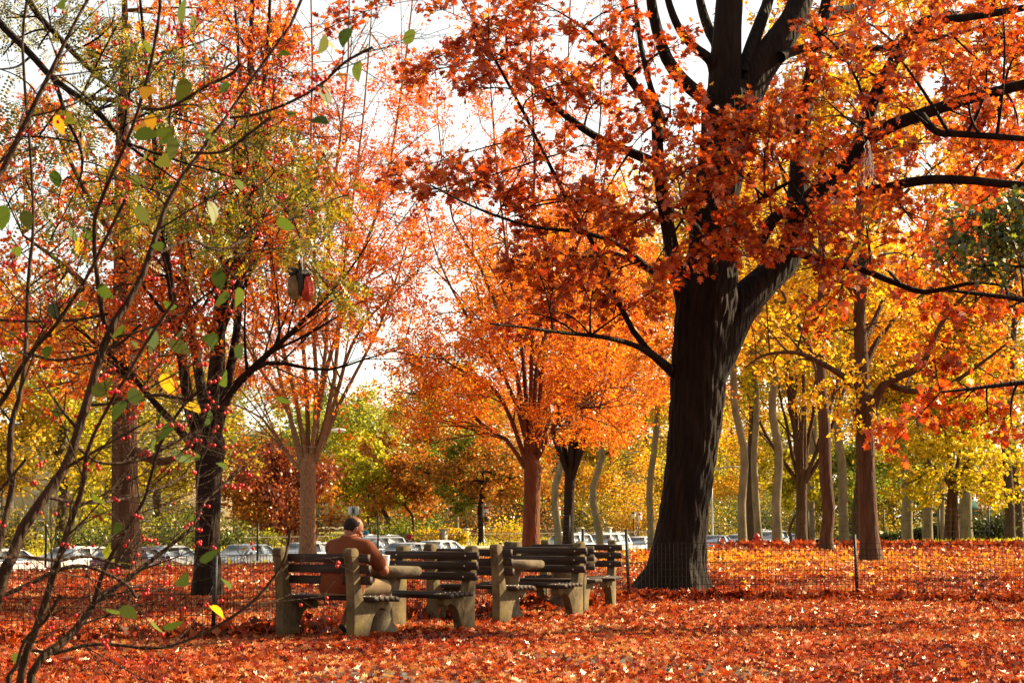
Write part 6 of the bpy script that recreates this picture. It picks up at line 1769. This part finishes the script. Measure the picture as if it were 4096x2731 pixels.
for kind, label, col, px, n in (
    ('sedan', "pale car cut by the left border of the photo", PINK, -10, 29.0),
    ('hatch', "white hatchback left of the trunk with the sunlit flank", WHT, 300, 29.0),
    ('sedan', "silver sedan between the sunlit flank trunk and the dark zelkova", SIL, 655, 29.0),
    ('sedan', "dark grey sedan just left of the first bench's left end", GRY, 985, 29.0),
    ('hatch', "silver car behind the sunlit zelkova trunk", SIL, 1222, 29.0),
    ('suv', "grey roof-railed sport utility car right of the seated man's shoulder", GRY, 1495, 29.0),
    ('sedan', "white sedan below the seated person in the dark red jacket", WHT, 1745, 29.0),
    ('suv', "white sport utility car partly behind the slimmer zelkova's trunk", WHT, 2265, 29.0),
    ('suv', "white wagon behind the pale trunk, left of the last silver-white sedan", (.66, .65, .64), 2420, 29.0),
    ('sedan', "silver-white sedan between the oak fence post and the forked plane trunk", (.58, .58, .58), 2556, 29.0),
    ('sedan', "black sedan just right of the great oak's trunk", DRK, 2850, 29.0),
    ('hatch', "silver hatchback left of the leftmost plane trunk", SIL, 2950, 29.0),
    ('suv', "white van-like car glimpsed between the plane trunks", WHT, 3070, 29.0),
    ('sedan', "white car at the right end of the parked row", (.64, .62, .62), 3165, 29.0)):
    make_car(kind, label, col, px, n)
make_car('sedan', "silver car in the lane between the roof-railed car and the white sedan", SIL, 1625, 25.2)
make_car('hatch', "dark red car in the lane behind the sunlit flank trunk", RED, 560, 25.0, True)

# ------------------------------------------------------------------ signs, lamps, posts
POLE = mat("galvanised_pole", (.40, .40, .38), 0.5, 0.5)
SIGNB = mat("grey_sign_back", (.36, .36, .36), 0.5, 0.4)
SRED = mat("sign_red", (.45, .015, .02), 0.5)
SWH = mat("sign_white", (.75, .74, .70), 0.5)
YEL = mat("signal_yellow", (.75, .30, .008), 0.5)
GLOBE = mat("lamp_globe", (.70, .66, .55), 0.3)
def zg(x, y): return float(ground_z(x, y))
def street_light(label, px, n, h, arm, name="street_light"):
    d = d_at(px, n); x = gxy(px, d); z = zg(x, d)
    t = thing(name, label, "street light", (x, d, z))
    m = MB(); m.lathe([(.16, 0), (.16, .5), (.10, .6), (.085, h * .6), (.06, h)], n=14); m.build("pole", POLE, t, True)
    m = MB(); m.tube([(0, 0, h - .1), (arm * .3, 0, h + .18), (arm * .7, 0, h + .28), (arm, 0, h + .26)], [.045, .04, .035, .03], 8); m.build("arm", POLE, t, True)
    m = MB(); m.sphere((arm + .30, 0, h + .26), (.42, .17, .10), 8); m.box((arm, 0, h + .27), (.2, .12, .1)); hd = m.build("lamp_head", SWH, t, True)
    m = MB(); m.sphere((arm + .36, 0, h + .19), (.26, .13, .07), 8); m.build("lens", GLOBE, hd, True)
street_light("tall silver street light right of the great oak, its arm reaching right", 2845, 31.5, 6.3, 2.2)
street_light("street light mostly behind the sunlit zelkova, its white head beside the stems", 1235, 33, 7.0, 1.3)
def parking_sign(label, px, d, ytop, ybot):
    x = gxy(px, d); z = zg(x, d); zt = W(px, ytop, d)[2] - z; zb = W(px, ybot, d)[2] - z
    t = thing("parking_sign", label, "sign", (x, d, z), .4)
    m = MB(); m.lathe([(.032, 0), (.032, zt + .05)], n=8); m.build("pole", BLACK, t)
    h = zt - zb
    m = MB(); m.bevbox((.10, -.04, zb + h / 2), (.30, .012, h), .004); pl = m.build("plate", SWH, t)
    m = MB(); m.box((.10, -.049, zb + h * .80), (.28, .004, h * .32)); m.box((.10, -.049, zb + h * .12), (.22, .004, h * .06)); m.box((.10, -.049, zb + h * .3), (.16, .004, h * .05)); m.build("printing", SRED, pl)
parking_sign("red and white parking sign on a black pole, left of the pale grey trunk", 2219, 86, 2028, 2062)
parking_sign("small far red and white parking sign left of the forked plane trunk", 2552, d_at(2552, 31), 2050, 2078)
def sign_back():
    px, d = 1415, d_at(1415, 31.5); x = gxy(px, d); z = zg(x, d)
    t = thing("road_sign", "grey backs of two road signs on a black pole above the seated man's head", "sign", (x, d, z), -.1)
    zt = W(px, 2024, d)[2] - z
    m = MB(); m.lathe([(.045, 0), (.045, zt + .03)], n=10); m.build("pole", BLACK, t)
    for s in (-1, 1):
        m = MB(); m.bevbox((s * .165, .05, zt - .24), (.27, .012, .46), .004); m.build("plate", SIGNB, t)
sign_back()
def signal():
    px = 1931; d = d_at(px, 40.0); x = gxy(px, d); z = zg(x, d)
    t = thing("traffic_signal", "yellow signal box with a red and white sign above it on a pale pole", "signal", (x, d, z), .1)
    m = MB(); m.lathe([(.17, 0), (.17, .35), (.11, .42), (.10, 5.5), (.08, 6.2)], n=14); m.build("pole", POLE, t, True)
    zz = W(1946, 2076, d)[2] - z
    m = MB(); m.bevbox((.26, -.02, zz), (.40, .36, .46), .03); bx = m.build("signal_box", YEL, t)
    m = MB(); m.box((.26, -.212, zz), (.30, .02, .34)); m.build("lens", GRILLE, bx)
    zs = W(1946, 2040, d)[2] - z
    m = MB(); m.bevbox((.24, -.06, zs), (.34, .012, .52), .004); pl = m.build("sign_plate", SWH, t)
    m = MB(); m.box((.24, -.069, zs + .17), (.32, .004, .16)); m.box((.24, -.069, zs - .19), (.22, .004, .10)); m.build("printing", SRED, pl)
signal()
def lantern(label, px, d, ytop):
    x = gxy(px, d); z = zg(x, d); h = W(px, ytop, d)[2] - z
    t = thing("lamp_post", label, "lamp post", (x, d, z), 0)
    m = MB(); m.lathe([(.20, 0), (.18, .4), (.09, .55), (.055, 1.0), (.05, h - .75), (.09, h - .7), (.09, h - .62)], n=12); m.build("post", BLACK, t, True)
    m = MB(); m.lathe([(.10, h - .62), (.20, h - .35), (.21, h - .2), (.05, h - .18)], n=12); m.build("globe", GLOBE, t, True)
    m = MB(); m.lathe([(.25, h - .18), (.14, h - .06), (.04, h - .02), (.02, h + .12)], n=12); m.build("cap", BLACK, t, True)
lantern("park lantern with a pale globe under the orange-brown trees", 1703, 156, 2030)
lantern("black park lantern post among yellow leaves left of the forked plane trunk", 2532, 175, 2045)
def hydrant():
    d = 83.0; px = 3022; x = gxy(px, d); z = zg(x, d)
    t = thing("fire_hydrant", "small red hydrant at the foot of the slender plane trunks", "hydrant", (x, d, z))
    m = MB(); m.lathe([(.16, 0), (.16, .05), (.11, .07), (.11, .5), (.14, .52), (.14, .56), (.10, .64), (.03, .70)], n=14); m.build("barrel", SRED, t, True)
    for s in (-1, 1):
        m = MB(); m.tube([(s * .08, 0, .40), (s * .18, 0, .40)], [.05, .05], 10); m.build("nozzle", SRED, t)
hydrant()

# ------------------------------------------------------------------ things caught in the branches
FOIL_R = mat("red_foil", (.35, .03, .02), 0.18, .75, (.45, .08, .04), 12, .5, bscale=25)
FOIL_G = mat("clear_plastic_foil", (.12, .075, .03), 0.2, .4, (.24, .16, .07), 14, .6, bscale=25)
def foil_balloon():
    c = W(1206, 1132, 12.6)
    t = thing("foil_balloon", "deflated black, gold and red foil balloon tangled in the locust twigs", "balloon", c)
    def bag(cc, rx, ry, rz, seed):
        m = MB(); n, q = 14, 24; v = []
        for i in range(n + 1):
            e = -math.pi / 2 + math.pi * i / n
            for k in range(q):
                a = 6.2832 * k / q; f = 1 + .13 * math.sin(5 * a + seed + 2 * e) + .08 * math.sin(9 * a - seed * 2) 
                v.append((cc[0] + rx * math.cos(e) * math.cos(a) * f, cc[1] + ry * math.cos(e) * math.sin(a) * f, cc[2] + rz * math.sin(e) * (1 + .05 * math.sin(7 * a))))
        fs = [(i * q + k, i * q + (k + 1) % q, (i + 1) * q + (k + 1) % q, (i + 1) * q + k) for i in range(n) for k in range(q)]
        m.add(np.array(v), fs); return m
    bag((-.045, .01, -.02), .048, .035, .085, 1).build("gold_lobe", FOIL_G, t, True)
    bag((.036, 0, -.03), .044, .036, .085, 3).build("red_lobe", FOIL_R, t, True)
    bag((-.004, -.01, .02), .020, .028, .10, 5).build("black_fold", RUBBER, t, True)
    bag((-.055, -.005, .075), .032, .02, .03, 2).build("black_fold", RUBBER, t, True)
    band = bag((.024, -.005, .062), .038, .022, .022, 4).build("band", RUBBER, t, True)
    cu = bpy.data.curves.new("lettering", 'FONT'); cu.body = "HAPPY"; cu.size = .024; cu.extrude = .0004; cu.align_x = 'CENTER'; cu.materials.append(PAPER)
    tmp = bpy.data.objects.new("lettering", cu); link(tmp)
    dg = bpy.context.evaluated_depsgraph_get(); dg.update()
    me = bpy.data.meshes.new_from_object(tmp.evaluated_get(dg)); bpy.data.objects.remove(tmp)
    o = bpy.data.objects.new("lettering", me); link(o, band); o.location = (.026, -.032, .054); o.rotation_euler = (math.pi / 2, 0, 0)
    m = MB(); m.tube([(0, 0, .10), (.004, .004, .16), (-.01, .0, .22)], [.003, .002, .002], 6); m.build("string", PAPER, t)
foil_balloon()
def shreds():
    t = thing("plastic_ribbon", "pale shredded ribbon hanging from an oak bough over the brown trunks", "ribbon", W(3478, 650, 30.0))
    off = W(3478, 650, 30.0); T = Tubes()
    for k in range(16):
        p = [W(3475 + rng.normal(0, 8), 600 + rng.uniform(-40, 40), 30 + rng.normal(0, .05))]
        for q in range(4): p.append(p[-1] + np.array([rng.normal(0, .035), rng.normal(0, .03), -rng.uniform(.05, .16)]))
        T.add(smooth_poly(np.array(p), 10), np.full(10, .006), 4)
    T.build("strands", PAPER, t, off)
    s = mat("green_string", (.02, .30, .14), .5)
    o2 = W(3530, 830, 30.0)
    t2 = thing("green_string", "thin green string dangling below the pale ribbon", "string", o2)
    T = Tubes(); p = np.array([W(3544, 780, 30), W(3536, 830, 30.05), W(3522, 880, 30), W(3505, 935, 30.02)]); T.add(smooth_poly(p, 14), np.full(14, .010), 5); T.build("strand", s, t2, o2)
shreds()

# ------------------------------------------------------------------ berry shrub close on the left
def berry_shrub():
    d = 5.0; s = d / 8000
    root = np.array([-1.30, 5.05, 0.0])
    t = thing("berry_shrub", "bare twiggy shrub with red berries and a few big leaves close on the left", "shrub", root)
    T, TW = Tubes(), Tubes()
    f = lambda pix, o0, o1: [(*W(x, y, d + o0 + (o1 - o0) * i / (len(pix) - 1)), w * s / 2 * .76) for i, (x, y, w) in enumerate(pix)]
    def rootp(dx, r): return [(root[0] + dx, root[1], -.03, r), (root[0] + dx * 1.2, root[1], .35, r * .95)]
    stems = [
        rootp(-.12, .020) + f([(0, 2356, 62), (32, 2271, 60), (90, 2112, 58), (180, 1985, 54), (238, 1900, 52), (274, 1844, 50), (344, 1621, 48), (383, 1487, 44), (440, 1315, 42), (497, 1232, 38), (574, 1091, 34), (638, 900, 30), (689, 765, 26), (780, 640, 22), (848, 542, 19), (912, 459, 17), (1052, 249, 12), (1148, 128, 9), (1205, 0, 6)], -.2, .2),
        rootp(.02, .015) + f([(85, 2695, 40), (127, 2562, 40), (175, 2430, 38), (212, 2303, 36), (249, 2197, 34), (286, 2070, 32), (329, 1953, 28), (350, 1800, 22), (420, 1650, 17), (520, 1480, 12), (610, 1330, 8), (700, 1200, 5)], -.1, -.3),
        rootp(.06, .017) + f([(120, 2720, 46), (212, 2600, 44), (290, 2530, 42), (360, 2440, 40), (392, 2395, 38), (493, 2330, 34), (580, 2260, 28), (662, 2197, 24), (774, 2101, 18), (816, 2006, 13), (901, 1932, 8), (960, 1870, 5)], .0, .4),
        f([(372, 2430, 26), (413, 2287, 26), (509, 2112, 22), (572, 2006, 18), (599, 1921, 15), (640, 1780, 11), (720, 1640, 7), (800, 1560, 4)], .1, -.2),
        f([(-60, 2420, 24), (0, 2387, 24), (106, 2340, 24), (228, 2281, 22), (320, 2260, 14), (420, 2290, 11), (510, 2340, 7), (545, 2390, 4)], -.3, -.1),
        rootp(.04, .012) + f([(42, 2668, 26), (238, 2610, 24), (344, 2578, 22), (477, 2578, 18), (609, 2594, 15), (742, 2562, 13), (874, 2499, 11), (1007, 2409, 8), (1092, 2313, 6), (1140, 2230, 4), (1163, 2120, 3)], .1, .3),
        rootp(-.16, .012) + f([(20, 2100, 36), (38, 1857, 36), (45, 1697, 34), (83, 1570, 30), (102, 1410, 28), (108, 1283, 26), (115, 1091, 22), (134, 900, 18), (120, 600, 13), (89, 191, 9), (108, 0, 7)], .3, .5),
        rootp(-.2, .014) + f([(-120, 1800, 36), (0, 1621, 32), (83, 1474, 28), (140, 1390, 26), (210, 1315, 23), (290, 1200, 18), (357, 1091, 13), (420, 960, 9), (500, 800, 6)], .2, -.3),
        rootp(-.25, .018) + f([(-160, 1000, 44), (0, 702, 34), (108, 478, 30), (210, 274, 24), (287, 115, 18), (351, 0, 13)], -.3, -.2),
        f([(440, 1315, 34), (415, 1283, 30), (395, 1150, 28), (380, 1030, 24), (378, 940, 24), (383, 861, 22), (446, 702, 20), (504, 574, 17), (561, 415, 14), (606, 242, 11), (638, 51, 8), (640, -60, 5)], .05, -.4),
        f([(568, 436, 10), (680, 430, 8), (816, 351, 7), (920, 300, 5), (960, 260, 3)], -.3, -.5),
        f([(765, 612, 14), (893, 606, 10), (995, 536, 8), (1080, 470, 5)], .1, -.1),
        f([(920, 472, 9), (1020, 459, 8), (1148, 415, 7), (1276, 344, 6), (1380, 250, 4), (1490, 190, 3)], .15, .0),
        f([(640, 1010, 12), (760, 960, 9), (870, 1000, 6), (980, 960, 4)], .0, .3),
        f([(344, 1621, 16), (480, 1610, 12), (620, 1580, 8), (760, 1600, 5)], .0, -.3),
        f([(300, 1780, 16), (400, 1850, 14), (560, 1840, 11), (680, 1780, 7), (800, 1720, 4)], .0, .2),
        f([(180, 1985, 22), (320, 2010, 16), (470, 2000, 12), (620, 1960, 8), (740, 1900, 5)], -.1, .3),
        f([(102, 1410, 16), (220, 1440, 13), (350, 1420, 9), (470, 1380, 6), (560, 1300, 4)], .3, .0),
        f([(0, 1280, 14), (140, 1285, 11), (300, 1280, 8), (430, 1255, 5)], .1, .0),
        f([(0, 2230, 14), (90, 2225, 12), (230, 2240, 10), (350, 2225, 7), (480, 2260, 4)], -.4, -.2),
        f([(100, 1840, 12), (0, 1960, 9)], .0, .2),
        f([(60, 2680, 16), (100, 2560, 12), (180, 2480, 8), (240, 2380, 5)], -.2, -.3),
    ]
    S, R = [], []
    for pts in stems:
        P, r = taper(pts, 26); S.append(P); R.append(r)
    S = np.array(S); R = np.array(R)
    T.add(S, R, 8)
    T.build("stems", B_TWIG, t, root)
    B, BR = spawn(S[:, 8:], R[:, 8:], 11, .0, 1.0, 50, .30, .10, K=6, rr=.42, rmin=.0013, wander=.22, shrink=.2)
    TW.add(B, BR, 5)
    C, CR = spawn(B, BR, 4, .2, 1.0, 48, .15, .05, K=4, rr=.6, rmin=.0009, wander=.25)
    TW.add(C, CR, 4)
    TW.build("twigs", B_TWIG, t, root)
    # leaves: few, large, hung at chosen spots and a handful along the twigs
    spots = [(845, 2450, 0, 1), (605, 2505, 0, 0), (650, 2535, 0, 0), (890, 2345, 0, 0), (490, 2450, 0, 0), (430, 2215, 0, 0), (70, 2640, 0, 0), (375, 1615, 0, 0), (640, 1530, 1, 0), (705, 1720, 0, 0), (940, 1410, 0, 0),
             (825, 1370, 0, 0), (655, 1245, 0, 0), (960, 1180, 0, 0), (920, 1210, 0, 0), (870, 1110, 0, 0), (810, 1050, 0, 0), (905, 1530, 0, 0), (800, 1870, 0, 0), (870, 1880, 0, 0), (930, 1770, 0, 0), (1015, 1810, 0, 0), (560, 520, 1, 0),
             (600, 490, 1, 0), (820, 545, 0, 0), (590, 620, 0, 0), (690, 580, 0, 0), (640, 660, 0, 0), (555, 740, 0, 0), (605, 380, 1, 0), (1140, 250, 0, 0), (1130, 370, 1, 0), (1305, 175, 0, 0), (1300, 200, 1, 0), (1355, 320, 1, 0),
             (1435, 275, 0, 0), (1475, 200, 0, 0), (240, 480, 0, 0), (230, 490, 1, 0), (250, 1300, 1, 0), (530, 730, 0, 0), (680, 770, 0, 0), (900, 740, 0, 0), (960, 750, 0, 0), (1105, 920, 0, 0), (840, 835, 0, 0), (870, 810, 0, 0),
             (560, 850, 0, 0), (580, 190, 0, 0), (100, 870, 0, 0), (310, 980, 1, 0), (700, 560, 0, 0), (270, 960, 0, 0), (20, 850, 0, 0), (505, 1350, 0, 0), (740, 1640, 1, 0), (590, 1740, 1, 0), (510, 1600, 0, 0)]
    LV = Leaves()
    for x, y, yel, heart in spots:
        p = W(x, y - 30, d + rng.uniform(-.35, .25))[None]
        LV.add(p, rng.uniform(.045, .062), HEART if heart else OVATE, 1 if (yel or heart) else 0, up=.12, droop=1.6, var=.1)
    p, tg = along(C, 1, .5, 1.0)
    sel = rng.uniform(size=len(p)) < .05
    LV.add(p[sel], .05, OVATE, 0, up=.2, droop=1.0, dirs=tg[sel])
    LV.build("foliage", [M_SHRUBLEAF, M_GOLD], t, root)
    # berries on thin stalks, hung in loose clusters
    p, tg = along(C, 2, .2, 1.0); q, tq = along(B, 2, .3, 1.0)
    p = np.concatenate([p, q]); p = p[rng.permutation(len(p))][:230]
    pos = []
    for a in p:
        for k in range(int(rng.integers(1, 5))):
            o = np.array([rng.normal(0, .008), rng.normal(0, .008), -rng.uniform(.010, .024)])
            pos.append((a, a + o))
    m = MB(); m.sphere((0, 0, 0), (.0045, .0045, .0048), 7); m.sphere((0, 0, -.0048), .0009, 3, 1)
    first = m.build("berry", [BERRY, RUBBER], t, True); me = first.data
    K = Tubes()
    a = np.array([q[0] for q in pos]); b = np.array([q[1] for q in pos])
    mid = (a + b) / 2 + rng.normal(0, .002, a.shape)
    K.add(np.stack([a, mid, b + [0, 0, .004]], 1), np.full((len(a), 3), .0006), 3)
    sk = K.build("berry_stalks", B_TWIG, t, root); sk["kind"] = "stuff"
    # nearest ones one by one, the rest as one part
    order = np.argsort(b[:, 1])
    for i, k in enumerate(order[:100]):
        o = first if i == 0 else first.copy()
        if i: COL.objects.link(o); o.parent = t
        o.location = tuple(b[k] - root)
    MBr = MB()
    for k in order[100:]:
        MBr.sphere(b[k] - root, (.0045, .0045, .0048), 6)
    o = MBr.build("berries", BERRY, t, True); o["kind"] = "stuff"
BERRY = mat("berry_red", (.62, .008, .006), 0.35, 0, spec=.35)
berry_shrub()
